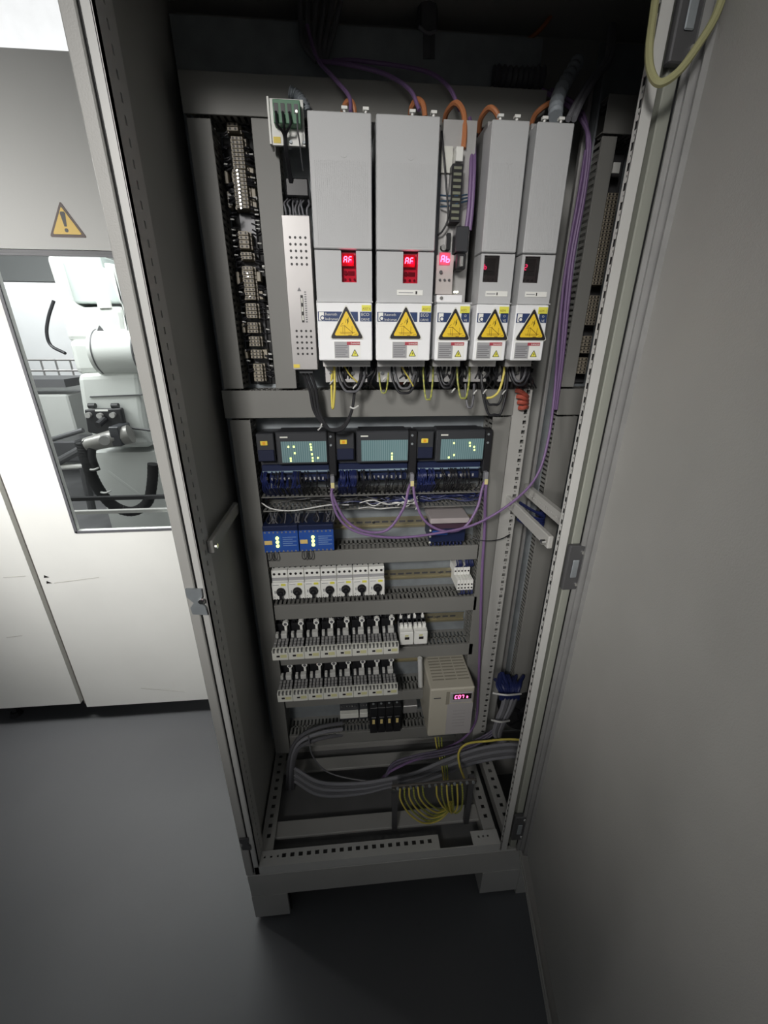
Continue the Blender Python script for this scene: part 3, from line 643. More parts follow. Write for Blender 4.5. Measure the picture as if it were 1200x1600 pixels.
mb = MB(); screw(mb, g0[0]+(g1[0]-g0[0])*.86, YTB-.0205, g1[2]-.016, .0022, .001); mb.build('indicator_light', wht_led, t)
MB().box(a[0]+.006, a[0]+.019, YTB-.0008, YTB, b_[2]+.003, b_[2]+.012).build('id_tag', ytag, t)
for k in range(2):
    mb = MB(); screw(mb, b_[0]-.034+k*.024, YTB, b_[2]+.005, .003, .003); mb.build('board_screw', zinc, t)
for k in range(3):
    xx = g0[0]+(g1[0]-g0[0])*(.12+.245*k)
    cable('control_wire', [(xx, YTB-.025, g0[2]+.014), (xx+.0005, YTB-.027, g0[2]-.004), (PX(444, 215, YTB-.01)+.002*k, YTB-.012, PZ(444, 215, YTB)), (PX(446, 240, YTB)+.002*k, YTB+.0, PZ(446, 240, YTB)), (PX(452, 300, YTB)+.003*k, .27, PZ(452, 300, .27)), (0.246+.009*k, .25, 1.9745)], .0022, blackw, ORD[k]+' black wire from the green terminal down behind the resistor', 'wire', 'black wires at the green terminal')
cable('thin_grey_wire', [(g1[0]-.006, YTB-.022, g0[2]+.014), (g1[0]-.006, YTB-.024, g0[2]-.01), (g1[0]-.005, YTB-.01, b_[2]+.002), (g1[0]-.004, YTB+.02, b_[2]-.03)], .0013, greyc, 'thin grey wire beside the black wires of the green terminal', 'wire')
mb = MB()
for k in range(7):
    xx = rx0+.006+k*.0068
    mb.tube([(xx, .24, rz1+.002), (xx+random.uniform(-.003, .003), .235, rz1+.018), (xx+random.uniform(-.006, .006), .25, rz1+.03), (xx, .28, rz1+.045)], .0018, 6, 4)
solo('wire_tuft', mb, lgreyc, 'tuft of grey wires above the silver resistor box', 'wires', kind='stuff', smooth=True)
MB_ = MB().box(rx0+.012, rx1-.004, .225, .255, rz1+.0005, rz1+.006); solo('wire_clamp', MB_, grey_lbl, 'pale clamp on top of the silver resistor box', 'clamp')
solo('contact_block', MB().box(rx0+.006, rx1-.003, .26, .34, rz1+.045, rz1+.075, .002), black, 'dark contact block between terminal board and resistor', 'contact block')

# ================================================================== TERMINAL STRIPS
def terminal(name, w, h, y0, y1, ports, m):
    "one terminal block: flat along z"
    mb = MB(); mb.mat(0).box(-w/2, w/2, y0, y1, 0, h*.86, .0006); mb.box(-w/2-.004, w/2+.004, y0+.012, y1, 0, h*.86)
    mb.mat(1)
    for k in range(ports):
        xx = -w/2+w*(k+.5)/ports; mb.cyl((xx, y0+.0002, h*.43), (xx, y0-.0004, h*.43), min(.0022, h*.36), n=8)
    mb.mat(0)
    o = mb.build(name, [m, prt_black]); return o
def strip(clusters, Y, group, where, w0=0.024):
    first = None
    for ci, (px, py0, py1, n, w) in enumerate(clusters):
        z0, z1 = PZ(px, py1, Y), PZ(px, py0, Y); xc = PX(px, (py0+py1)/2, Y); h = (z1-z0)/n
        src = terminal('terminal_block', w, h, 0.0, 0.04, 3 if w > .02 else 2, beige)
        lab = lambda k: 'beige terminal block, %s from the bottom of the %s cluster down the %s' % (ORD[k], ORD[ci], where)
        tag(src, lab(0), 'terminal block', group)
        for k in range(n):
            loc = Vector((xc, Y, z0+k*h))
            if k == 0: src.location = loc
            else: c = src.copy(); COL.objects.link(c); c.location = loc; c['label'] = lab(k)
YT = 0.295
for nm, zz0, zz1, xx in (('mounting_rail', 1.640, 2.12, 0.136), ('mounting_rail', 1.64, 2.12, 0.945)):
    solo(nm, MB().box(xx-.0175, xx+.0175, YP-.012, YP-.001, zz0, zz1, .002), darkmetal, 'upright rail behind the %s terminal strip' % ('left' if xx < .5 else 'right'), 'rail', 'slotted steel mounting rails')
strip([(363, 190, 204, 2, .020), (372, 212, 263, 8, .022), (376, 264, 325, 10, .026), (381, 360, 388, 4, .020), (385, 393, 405, 2, .022), (389, 415, 468, 8, .022), (393, 473, 497, 4, .022), (395, 503, 520, 3, .022), (398, 525, 541, 3, .022), (401, 546, 560, 3, .024), (404, 568, 596, 5, .020)], YT, 'terminal blocks of the left strip', 'left strip')
strip([(946, 300, 445, 26, .024), (926, 461, 508, 9, .024), (917, 524, 552, 5, .02), (911, 558, 584, 5, .02)], YT-.01, 'terminal blocks of the right strip', 'right strip')
# side rows, wires and bright labels
solo('strip_shade_sheet', MB().box(.1015, .1725, YP-.004, YP-.0006, 1.64, 2.12), rubber, 'dark sheet added as shade behind the left terminal strip', 'shade sheet')  # black sheet added over the zinc plate to stand for the dark there
mb = MB()
for py0, py1, px in ((268, 288, 353), (300, 325, 357), (425, 445, 371), (505, 520, 380), (546, 560, 384)):
    z0, z1 = PZ(px, py1, .31), PZ(px, py0, .31); x = PX(px, py0, .31); mb.box(x-.003, x+.004, .305, .33, z0, z1, .001)
for py0, py1, px in ((262, 330, 393), (425, 440, 404), (455, 468, 408), (546, 560, 415)):
    z0, z1 = PZ(px, py1, .31), PZ(px, py0, .31); x = PX(px, py0, .31); mb.box(x-.004, x+.004, .305, .33, z0, z1, .001)
solo('terminal_side_markers', mb, beige, 'beige marker strips beside the left terminal blocks', 'markers', kind='stuff')
mb = MB()
for k in range(11):
    px, py = 370.5+k*.62, 266+k*5.9; q = P(px, py, YT-.001); mb.box(q[0]-.0014, q[0]+.0014, YT-.0015, YT-.0002, q[2]-.0012, q[2]+.0012)
for px, py in ((386.5, 427), (387.5, 432), (390.5, 463)):
    q = P(px, py, YT-.001); mb.box(q[0]-.0014, q[0]+.0014, YT-.0015, YT-.0002, q[2]-.0012, q[2]+.0012)
solo('terminal_bridge', mb, chrome, 'row of bright metal bridge screws on the left terminal strip', 'screws', kind='stuff')
mb = MB()
for k in range(110):
    py = random.uniform(200, 596); side = random.choice((-1, 1)); z = PZ(385, py, .31)
    xs, xe = (0.122, 0.1045) if side < 0 else (0.150, 0.172)
    mb.tube([(xs, .300, z), ((xs+xe)/2, .292+random.uniform(0, .012), z-random.uniform(.0, .005)), (xe, .315, z-random.uniform(-.004, .008))], .0016, 5, 3)
solo('terminal_wires', mb, blackw, 'mass of dark wires into the left terminal strip', 'wires', kind='stuff', smooth=True)
mb = MB()
for k in range(34):
    py = random.uniform(215, 596); z = PZ(385, py, .31); side = random.choice((-1, 1)); x = 0.112 if side < 0 else 0.163
    mb.cyl((x-.004, .30, z), (x+.004, .298, z-.001), .0015, n=6)
solo('wire_ferrules', mb, whitec, 'pale ferrules on the wires of the left terminal strip', 'ferrules', kind='stuff')
solo('label_holder', MB().box(PX(407, 340, .315), PX(411.5, 340, .315), .313, .316, PZ(409, 362, .315), PZ(409, 345, .315)), white, 'white card scrap beside the left terminals, upper of three', 'label card')
solo('label_holder', MB().box(PX(410, 418, .315), PX(415, 418, .315), .313, .316, PZ(412, 423, .315), PZ(412, 413, .315)), white, 'small white card scrap beside the left terminals, middle of three', 'label card')
solo('label_holder', MB().box(PX(417, 480, .315), PX(420.5, 480, .315), .313, .316, PZ(418, 497, .315), PZ(418, 477, .315)), white, 'slim white card scrap beside the left terminals, lowest of three', 'label card')
solo('label_holder', MB().box(PX(957, 262, .29), PX(968, 262, .29), .288, .291, PZ(960, 271, .29), PZ(960, 254, .29)), white, 'white card above the right terminal strip', 'label card')

# ================================================================== REMOTE I/O MODULES
def io_module(xs, label, leds):
    x0, xh, xp0, xp1, x1 = xs
    t = thing('remote_module', label, 'control module', ((x0+x1)/2, .30, 1.38), 'dark remote modules in a row')
    MB().box(x0, x1, .275, YP-.002, 1.40, 1.528, .002).build('base_housing', anthr, t)
    MB().box(x0, xh, .25, .275, 1.465, 1.534, .002).build('head_module', anthr, t)
    h = MB().box(x0+.002, xh-.002, .247, .25, 1.467, 1.495, .001).build('head_cover', mat('blue_black_plastic', (0.010, 0.014, 0.04), 0.45), t)
    tg = MB().box(x0+.010, x0+.027, .2465, .25, 1.506, 1.517, .001).build('id_tag', ytag, t)
    MB().box(x0+.015, x0+.022, .2462, .2465, 1.508, 1.515).build('tag_print', mat('orange_print', (0.8, 0.35, 0.02), 0.5), tg)
    fr = MB().box(xp0, xp1, .243, .275, 1.458, 1.538, .003).build('front_panel', anthr, t)
    mb = MB(); mb.box(xp0+.004, xp1-.003, .27, .31, 1.526, 1.537, .003); mb.build('panel_hood', anthr, t)
    MB().box(xp0+.012, xp1-.003, .2424, .243, 1.464, 1.516).build('status_panel', screen_m, fr)
    MB().box(xp0+.011, xp0+.029, .2424, .243, 1.5245, 1.528).build('maker_plate', offw, fr)
    mb = MB()
    for u, v in leds:
        X = xp0+.012+u*(xp1-xp0-.015); Z = 1.464+v*.052; mb.box(X-.0018, X+.0018, .2418, .2424, Z-.0021, Z+.0021)
    mb.build('status_light', grn_led, fr, kind='stuff')
    cc = MB().box(xp1+.001, x1, .245, .28, 1.425, 1.537, .002).build('bus_column', black, t)
    for z in (1.526, 1.505):
        mb = MB(); screw(mb, xp1+.008, .245, z, .0032, .002); mb.build('column_screw', zinc, cc)
    # stepped terminals below
    mb = MB(); mb.box(x0+.004, xp1, .262, .30, 1.43, 1.452, .001); mb.box(x0+.004, xp1, .268, .30, 1.405, 1.424, .001); mb.build('terminal_tier', navy, t)
    MB().box(x0+.004, xp1, .2605, .262, 1.4335, 1.4375).build('marking_strip', mat('pale_blue_strip', (0.22, 0.30, 0.36), 0.5), t)
    mb = MB()
    for k in range(14):
        X = x0+.012+k*(xp1-x0-.02)/14; mb.box(X, X+.004, .264, .268, 1.411, 1.418)
    mb.build('terminal_screw_row', grey_lbl, t, kind='stuff')
    pg = MB().box(xp1+.0035, xp1+.0135, .228, .245, 1.405, 1.432, .0015).build('bus_plug', lgreyc, t)
    MB().box(xp1+.0042, xp1+.0128, .2270, .228, 1.400, 1.414).build('plug_tag', mat('cream_tag', (0.66, 0.58, 0.28), 0.5), pg)
    return xp1
ioL = [((0.118, 0.160, 0.165, 0.288, 0.3075), 'left remote module below the drives, with a yellow tag', [(.16,.75),(.28,.75),(.29,.45),(.19,.08),(.19,.2),(.65,.85),(.66,.72),(.66,.6),(.67,.38),(.68,.2),(.68,.06),(.8,.2)]),
       ((0.3085, 0.353, 0.358, 0.488, 0.5085), 'middle remote module below the drives, its panel nearly unlit', [(.66,.35),(.66,.2),(.66,.08)]),
       ((0.5095, 0.551, 0.556, 0.680, 0.6995), 'right remote module below the drives, next to the upright duct', [(.3,.8),(.67,.8),(.68,.66),(.78,.6),(.79,.45),(.2,.1),(.32,.22)])]
plug_x = [io_module(*a) for a in ioL]
for i, (xs, lab, _) in enumerate(ioL):
    for nm, m, n, seed, r in (('dark_wires', blackw, 26, 1, .0015), ('blue_wires', bluew, 34, 2, .0017)):
        random.seed(seed*10+i); mb = MB()
        for k in range(n):
            if m is bluew:
                X = random.uniform(xs[0]+.004, xs[1]+.006) if i != 0 else random.uniform(xs[0]+.004, xs[2]+.05)
            else: X = random.uniform(xs[2]-.01, xs[3])
            z0 = random.choice((1.436, 1.414)); X2 = X+random.uniform(-.008, .008)
            mb.tube([(X, .262, z0), (X+random.uniform(-.003, .003), .240, z0-.012), (X2, .252, 1.392), (X2, .29, 1.362), (X2+random.uniform(-.02, .02), .31, 1.345)], r, 5, 4)
        solo(nm, mb, m, '%s wires fanning from the %s remote module into the open duct' % ('black' if m is blackw else 'blue', ('left', 'middle', 'right')[i]), 'wires', kind='stuff', smooth=True)
random.seed(3)
for nm, m, n, r, lab, xr in (('duct_wires', bluew, 22, .0022, 'bundle of blue wires lying in the open duct', (.30, .70)), ('duct_wires', blackw, 16, .002, 'bundle of black wires lying in the open duct', (.112, .45)), ('duct_wires', whitec, 9, .0016, 'tangle of white wires in the middle of the open duct', (.36, .52))):
    mb = MB()
    for k in range(n):
        xa = random.uniform(*xr); xb = min(xr[1], xa+random.uniform(.08, .22)); y = random.uniform(.275, .325); z = random.uniform(1.328, 1.352)
        if m is whitec: y = random.uniform(.268, .28)
        mb.tube([(xa+(xb-xa)*s, y+random.uniform(-.008, .008), z+random.uniform(-.008, .008)) for s in (0, .25, .5, .75, 1)], r, 5, 4)
    solo(nm, mb, m, lab, 'wires', kind='stuff', smooth=True)
cable('white_wire', [P(409, 786, .268), P(425, 795, .262), P(455, 798, .258), P(490, 793, .258), P(515, 789, .262), P(545, 789, .268)], .0018, whitec, 'single white wire sagging across the front of the open duct', 'wire')

# ================================================================== BLUE INTERFACE MODULES
def blue_module(x0, x1, label):
    w = x1-x0; t = thing('interface_module', label, 'relay module', ((x0+x1)/2, .29, 1.212), 'blue interface modules on the rail')
    MB().box(x0+.0006, x1-.0006, .252, YP-.008, 1.212, 1.290, .002).build('housing', grey_lbl if False else navy, t)
    MB().box(x0+.001, x1-.001, .2505, .252, 1.214, 1.276, .0005).build('front_face', blue_mod, t)
    MB().box(x0+.003, x0+.023, .2485, .2505, 1.237, 1.249, .0008).build('id_tag', mat('cream_yellow_tag', (0.75, 0.55, 0.2), 0.5), t)
    for k in range(3):
        mb = MB(); mb.cyl((x0+w*.40, .2505, 1.233+k*.0115), (x0+w*.40, .2475, 1.233+k*.0115), .0044, n=12); mb.build('status_light', grn_led, t)
    mb = MB()
    for k in range(5): mb.box(x0+w*.55, x1-.006-(k % 2)*.01, .2502, .2505, 1.232+k*.006, 1.2345+k*.006)
    mb.build('print_lines', mat('pale_blue_print', (0.16, 0.26, 0.5), 0.5), t, kind='stuff')
    mb = MB()
    for k in range(8):
        X = x0+.005+k*(w-.012)/7.4; mb.box(X, X+.004, .2495, .252, 1.2145, 1.2185); mb.box(X, X+.004, .2495, .252, 1.2705, 1.2745)
    mb.build('terminal_row', lgreyc, t, kind='stuff')
    for k in range(2):
        cable('wire_loop', [(x0+w*(.12+.16*k)-.005, .258, 1.2115), (x0+w*(.12+.16*k)-.006, .25, 1.196), (x0+w*(.12+.16*k), .248, 1.190), (x0+w*(.12+.16*k)+.006, .25, 1.196), (x0+w*(.12+.16*k)+.005, .258, 1.2115)], .0013, blackw, '%s small black wire loop under the %s blue module' % (('left', 'right')[k], ('left', 'right')[x0 > .15]), 'wire', 'small wire loops under the blue modules')
blue_module(0.106, 0.199, 'left blue relay module with three yellow-green lights')
blue_module(0.1995, 0.293, 'right of the two adjoining blue relay modules with yellow-green lights')
random.seed(11)
for nm, m, lab, n in (('feed_wires', greyc, 'grey wires dropping from open duct to the blue modules', 16), ('feed_wires', blackw, 'black wires dropping from open duct to the blue modules', 18)):
    mb = MB()
    for k in range(n):
        X = random.uniform(.112, .29); mb.tube([(X, .30, 1.325), (X+random.uniform(-.004, .004), .285, 1.312), (X+random.uniform(-.008, .008), .275, 1.298), (X+random.uniform(-.006, .006), .268, 1.2905)], .0017, 5, 4)
    solo(nm, mb, m, lab, 'wires', kind='stuff', smooth=True)
x0, x1 = 0.556, 0.655
t = thing('bus_coupler', 'small blue coupler under a pale lid, right end of the module rail', 'relay module', ((x0+x1)/2, .29, 1.205))
MB().box(x0, x1, .258, YP-.008, 1.222, 1.262, .002).build('housing', navy, t)
MB().box(x0-.004, x1+.004, .245, YP-.008, 1.285, 1.30, .001).build('pale_lid', mat('pale_mauve_plastic', (0.40, 0.36, 0.36), 0.5), t)
MB().box(x0, x1, .262, .30, 1.262, 1.285).build('recess_body', mat('maroon_plastic', (0.06, 0.03, 0.05), 0.5), t)
MB().box(x0+.006, x1-.05, .2575, .258, 1.245, 1.258).build('blue_face', blue_mod, t)
for k in range(4):
    mb = MB(); mb.cyl((x0-.002, .25, 1.228+k*.018), (x0-.002, .247, 1.228+k*.018), .003, n=8); mb.build('side_screw', offw, t)
mb = MB()
for k in range(9): mb.tube([(x0+.006+k*.0105, .27, 1.222), (x0+.006+k*.0105, .262, 1.212), (x0+.006+k*.0105, .285, 1.205)], .002, 5, 4)
mb.build('lead_row', bluew, t, kind='stuff')

# ================================================================== MOTOR PROTECTION SWITCHES
def starter(x0, w, label):
    t = thing('rotary_motor_switch', label, 'circuit breaker', (x0+w/2, .30, 1.056), 'white rotary motor switches in a row')
    mb = MB(); mb.box(x0+.0006, x0+w-.0006, .268, YP-.008, 1.056, 1.146, .0015); mb.build('housing', white, t)
    MB().box(x0+.0004, x0+w-.0004, .256, .268, 1.058, 1.112, .0015).build('front_plate', white, t)
    MB().box(x0+.0012, x0+w-.0012, .2668, .268, 1.114, 1.124).build('grey_band', grey_lbl, t)  # grey band across the white housing, above the front plate
    mb = MB(); mb.cyl((x0+w*.54, .256, 1.0855), (x0+w*.54, .251, 1.0855), .0125, n=20); mb.cyl((x0+w*.54, .251, 1.0855), (x0+w*.54, .244, 1.0855), .0105, .009, n=20); kn = mb.build('rotary_knob', black, t)
    MB().box(x0+w*.54-.0035, x0+w*.54+.0035, .241, .250, 1.067, 1.0875, .001).build('knob_handle', black, kn)
    for k in range(3):
        mb = MB(); mb.cyl((x0+w*(.18+.31*k), .2682, 1.135), (x0+w*(.18+.31*k), .2674, 1.135), .0038, n=10); mb.build('terminal_hole', prt_black, t)
    MB().box(x0+w*.58, x0+w*.86, .2555, .256, 1.1035, 1.1105).build('id_tag', lemon, t)
    mb = MB(); mb.box(x0+w*.08, x0+w*.45, .2557, .256, 1.106, 1.1075); mb.box(x0+w*.10, x0+w*.16, .2557, .256, 1.066, 1.069); mb.box(x0+w*.14, x0+w*.22, .2557, .256, 1.079, 1.088); mb.build('front_print', grey_lbl, t)
    mb = MB()
    for k in range(6): mb.box(x0+.004+k*.0068, x0+.007+k*.0068, .2555, .2562, 1.0585, 1.0615)
    mb.build('lower_terminal_row', darkmetal, t, kind='stuff')
    return t
wst = .0455
for i in range(7):
    lab = 'white motor switch with black rotary knob, %s from left' % ORD[i]
    if i == 0: s0 = starter(0.1125, wst, lab); base = s0.location.copy()
    else: dup(s0, base+Vector((wst*i, 0, 0)), lab)
random.seed(5); mb = MB()
for k in range(21):
    X = .118+k*.0148; mb.tube([(X, .285, 1.1455), (X+random.uniform(-.002, .002), .28, 1.152), (X, .30, 1.158)], .0018, 5, 3)
solo('switch_feed_wires', mb, blackw, 'short black wires entering the top of the rotary switches', 'wires', kind='stuff', smooth=True)
# small terminals at the right end of that rail
src = None
for k in range(5):
    mb = MB(); x = .646+k*.0098
    t = thing('relay_terminal', 'white two-tier terminal at right end of switch rail, %s from left' % ORD[k], 'terminal', (x+.0045, .29, 1.06), 'white terminals at right end of the switch rail')
    mb.box(x, x+.0088, .262, YP-.008, 1.058, 1.092, .0008); mb.build('lower_tier', white, t)
    mb = MB(); mb.box(x-.006, x+.0028, .285, YP-.008, 1.097, 1.122, .0008); mb.build('upper_tier', white, t)
    for z, y, xx in ((1.066, .2616, x+.0044), (1.078, .2616, x+.0044), (1.110, .2846, x-.0016)):
        mb = MB(); mb.cyl((xx, y+.0005, z), (xx, y, z), .0028, n=8); mb.build('port', prt_black, t)
mb = MB()
for k in range(16):
    X = .645+random.uniform(0, .048); mb.tube([(X, .29, 1.121), (X+.002, .28, 1.132), (X, .285, 1.145), (X, .31, 1.158)], .002, 5, 4)
for k in range(8):
    X = .655+random.uniform(0, .04); mb.tube([(X, .27, 1.058), (X, .262, 1.046), (X-.003, .28, 1.034)], .002, 5, 3)
solo('terminal_feed_wires', mb, bluew, 'blue wires above and below the white end terminals', 'wires', kind='stuff', smooth=True)

# ================================================================== CONTACTORS
lblm = mat('pale_yellow_label', (0.62, 0.60, 0.32), 0.5)
def contactor(x0, w, z0, label, group, yf=0.2):
    t = thing('contactor', label, 'contactor', (x0+w/2, .28, z0), group)
    MB().box(x0+.0004, x0+w-.0004, yf, yf+.017, z0, z0+.034, .0012).build('front_block', offw, t)
    MB().box(x0+w*.28, x0+w*.48, yf-.0006, yf, z0+.012, z0+.018).build('label_window', prt_black, t)
    MB().box(x0+w*.52, x0+w*.90, yf-.0006, yf, z0+.0095, z0+.020).build('label_strip', lblm, t)
    mb = MB()
    for k in range(4): mb.box(x0+w*(.08+.24*k), x0+w*(.20+.24*k), yf-.0005, yf+.010, z0+.027, z0+.0346)
    mb.build('screw_well', mat('well_grey', (0.13, 0.13, 0.125), 0.6), t, kind='stuff')
    MB().box(x0+.002, x0+w-.005, yf+.017, yf+.09, z0+.006, z0+.030, .001).build('contact_housing', anthr, t)
    for k in range(4):
        mb = MB(); X = x0+w*(.05+.235*k)
        for j in range(3): mb.box(X, X+w*.165, yf+.0195+j*.0125, yf+.0285+j*.0125, z0+.0295, z0+.0345, .0008)
        mb.build('contact_cell', mat('cell_grey', (0.27, 0.27, 0.265), 0.5), t)
    mb = MB(); mb.box(x0+w*.42, x0+w*.80, yf+.058, yf+.075, z0+.029, z0+.046, .001); mb.build('coil_bridge', mat('dull_white_plastic', (0.56, 0.56, 0.535), 0.5), t)
    mb = MB(); mb.box(x0+w*.06, x0+w*.24, yf+.060, yf+.075, z0+.029, z0+.044, .001); mb.build('side_stub', mat('dull_white_plastic', (0.56, 0.56, 0.535), 0.5), t)
    mb = MB(); mb.box(x0+w*.62, x0+w*.78, yf+.076, yf+.09, z0+.029, z0+.062, .001); mb.cyl((x0+w*.70, yf+.076, z0+.068), (x0+w*.70, yf+.090, z0+.069), .0085, n=16); mb.build('terminal_post', white, t)
    mb = MB(); mb.cyl((x0+w*.70, yf+.0762, z0+.068), (x0+w*.70, yf+.0750, z0+.068), .0048, n=12); mb.build('post_screw', greyc, t)
    MB().box(x0+.001, x0+w-.003, yf+.09, YP-.008, z0+.006, z0+.060).build('rear_body', black, t)
    return t
def feed(x0, x1, z0, yf, label, n):
    mb = MB()
    for k in range(n):
        X = random.uniform(x0, x1); a = random.uniform(-.006, .006)
        mb.tube([(X, yf+.09, z0+.064), (X+a, yf+.085, z0+.080), (X+a, yf+.10, z0+.094), (X, yf+.13, z0+.112)], .0018, 5, 4)
    solo('contactor_wires', mb, blackw, label, 'wires', kind='stuff', smooth=True)
def ferr(x0, x1, z0, yf, label, n):
    mb = MB()
    for k in range(n):
        X = random.uniform(x0, x1); z = z0+random.uniform(.066, .094); mb.cyl((X, yf+.088, z), (X+random.uniform(-.002, .002), yf+.086, z+.008), .0013, n=6)
    solo('wire_markers', mb, lgreyc, label, 'wire markers', kind='stuff')
wc = .04575; z1r, z2r = .889, .728
for i in range(8):
    lab = 'white-fronted contactor in the upper row, %s from left' % ORD[i]
    if i == 0: c0 = contactor(0.103, wc, z1r, lab, 'contactors of the upper row'); base = c0.location.copy()
    else: dup(c0, base+Vector((wc*i, 0, 0)), lab)
for i in range(8): dup(c0, Vector((base.x+wc*i, base.y, z2r)), 'white-fronted contactor in the lower row, %s from left' % ORD[i], 'contactors of the lower row')
feed(.108, .465, z1r, .2, 'black wires rising behind the upper contactor row', 70); feed(.108, .465, z2r, .2, 'black wires rising behind the lower contactor row', 70)
ferr(.108, .465, z1r, .2, 'pale wire markers behind the upper contactor row', 46); ferr(.108, .465, z2r, .2, 'pale wire markers behind the lower contactor row', 40)
def contactor2(x0, w, z0, label):
    yf = .235; t = thing('auxiliary_contactor', label, 'contactor', (x0+w/2, .29, z0), 'auxiliary contactors at the end of the upper row')
    MB().box(x0+.0004, x0+w-.0006, yf, yf+.06, z0, z0+.046, .0015).build('front_block', white, t)
    MB().box(x0+w*.35, x0+w*.68, yf-.0006, yf, z0+.020, z0+.029).build('label_window', prt_black, t); MB().box(x0+w*.36, x0+w*.62, yf-.0006, yf, z0+.031, z0+.037).build('label_strip', lblm, t)
    MB().box(x0+.001, x0+w-.002, yf+.03, YP-.008, z0+.004, z0+.06).build('rear_body', anthr, t)
    for k in range(3):
        mb = MB(); mb.box(x0+w*(.04+.32*k), x0+w*(.28+.32*k), yf+.02, yf+.045, z0+.046, z0+.060, .001); mb.build('terminal_cap', white, t)
    mb = MB(); mb.box(x0+w*.7, x0+w*.9, yf+.05, yf+.065, z0+.058, z0+.082, .001); mb.build('terminal_post', white, t); mb = MB(); mb.box(x0+w*.1, x0+w*.3, yf+.05, yf+.065, z0+.058, z0+.078, .001); mb.build('terminal_post', white, t)
contactor2(.476, .0415, .889, 'left auxiliary contactor beside the upper contactor row'); contactor2(.519, .0415, .889, 'right auxiliary contactor at end of the upper contactor row')
feed(.478, .558, .889, .2, 'black wires rising behind the auxiliary contactors', 18)

# ================================================================== INVERTER, FUSES, SMALL SUPPLY
YI = .165; ix0, ix1, iz0, iz1 = .562, .700, .578, .775
t = thing('frequency_inverter', 'beige frequency inverter with a red digit display at the lower right', 'inverter', ((ix0+ix1)/2, .25, iz0))
MB().box(ix0, ix1, YI, .325, iz0, iz1, .004).build('housing', beige_inv, t)
MB().box(ix0+.006, ix1-.004, .325, YP-.002, iz0+.02, iz1+.03).build('heat_sink', darkmetal, t)
mb = MB()
for k in range(14): mb.box(ix0+.012+k*.0088, ix0+.015+k*.0088, .318, .343, iz1+.001, iz1+.034)
mb.build('heat_sink_fin', black, t, kind='stuff')
mb = MB()
for j in range(3):
    for k in range(8): mb.box(ix0+.014+j*.040, ix0+.050+j*.040, .20+k*.013, .205+k*.013, iz1-.0005, iz1+.0004)
mb.build('vent_slot', mat('beige_shadow_slot', (0.28, 0.26, 0.21), 0.6), t, kind='stuff')
dp = MB().box(ix0+.062, ix1-.006, YI-.004, YI, iz1-.056, iz1-.014, .002).build('keypad', inv_label, t)
MB().box(ix0+.070, ix1-.011, YI-.0048, YI-.004, iz1-.040, iz1-.019).build('display', prt_black, dp)
mb = MB(); seg7(mb, 'C07', ix0+.0755, YI-.005, iz1-.0355, .0065, .0115, .0034, .0018); seg7(mb, 't', ix0+.112, YI-.005, iz1-.0355, .0045, .009, .003, .0016); mb.build('red_digits', red_bare, dp, label='glowing pink-red display digits')
MB().box(ix0+.071, ix0+.095, YI-.0046, YI-.004, iz1-.051, iz1-.045).build('keypad_bar', grey_lbl, dp)
lb = MB().box(ix0+.056, ix1-.002, YI-.0012, YI, iz0+.006, iz1-.062).build('rating_label', inv_label, t)
mb = MB()
for k in range(6): mb.box(ix0+.075, ix1-.024, YI-.0016, YI-.0012, iz0+.04+k*.013, iz0+.0415+k*.013)
mb.build('label_print', mat('label_shade', (0.30, 0.285, 0.285), 0.6), lb, kind='stuff')
MB().box(ix0+.012, ix0+.034, YI-.0008, YI, iz1-.037, iz1-.034).build('maker_print', darkmetal, t)
MB().box(ix0+.050, ix0+.060, YI-.0015, YI+.001, iz1-.062, iz1-.012).build('side_groove', mat('beige_shadow_slot', (0.28, 0.26, 0.21), 0.6), t)
# black fuse holder with four tags
fx0, fz0 = .383, .512
for k in range(4):
    x = fx0+k*.0262
    t = thing('fuse_holder', 'black fuse carrier with cream tag below the contactors, %s from left' % ORD[k], 'fuse holder', (x+.013, .29, fz0), 'black fuse carriers in a row')
    MB().box(x+.0004, x+.0258, .245, YP-.008, fz0, fz0+.115, .0015).build('housing', black, t); MB().box(x+.003, x+.022, .238, .245, fz0+.03, fz0+.08, .002).build('flap', black, t)
    MB().box(x+.008, x+.016, .2372, .238, fz0+.052, fz0+.071).build('id_tag', mat('fuse_tag', (0.70, 0.55, 0.22), 0.5), t); mb = MB(); mb.cyl((x+.013, .262, fz0+.115), (x+.013, .262, fz0+.1158), .004, n=10); mb.build('top_screw', zinc, t)
def supply(x0, x1, label):
    t = thing('small_breaker', label, 'circuit breaker', ((x0+x1)/2, .29, .545), 'small breakers left of the fuses')
    MB().box(x0, x1, .285, YP-.008, .535, .62, .001).build('housing', anthr, t); MB().box(x0, x1, .268, .285, .562, .582, .001).build('front_bar', offw, t)
    mb = MB()
    for k in range(max(2, int((x1-x0)/.009))): mb.cyl((x0+.006+k*.009, .2845, .603), (x0+.006+k*.009, .281, .603), .0028, n=8)
    mb.build('terminal_screw', chrome, t, kind='stuff')
supply(.284, .346, 'wide pale-fronted breaker left of the fuse carriers'); supply(.350, .377, 'narrow pale-fronted breaker touching the fuse carriers')
solo('terminal_sleeve', MB().box(.498, .548, .275, YP-.008, .558, .592, .002), steel, 'pale metal terminal right of the black fuse carriers', 'terminal')
MB_ = MB(); MB_.cyl((PX(656, 1030, .25), .25, PZ(656, 1028, .25)), (PX(657, 1072, .25), .25, PZ(657, 1072, .25)), .0075, n=12); solo('white_sleeve', MB_, whitec, 'short upright white cable sleeve left of the inverter', 'cable sleeve', smooth=True)
t = thing('line_filter', 'metal filter plate above the beige inverter', 'filter', (.64, .31, .70))
MB().box(.582, .702, .30, YP-.002, .825-.045, .84-.0, .002).build('plate', zinc, t)
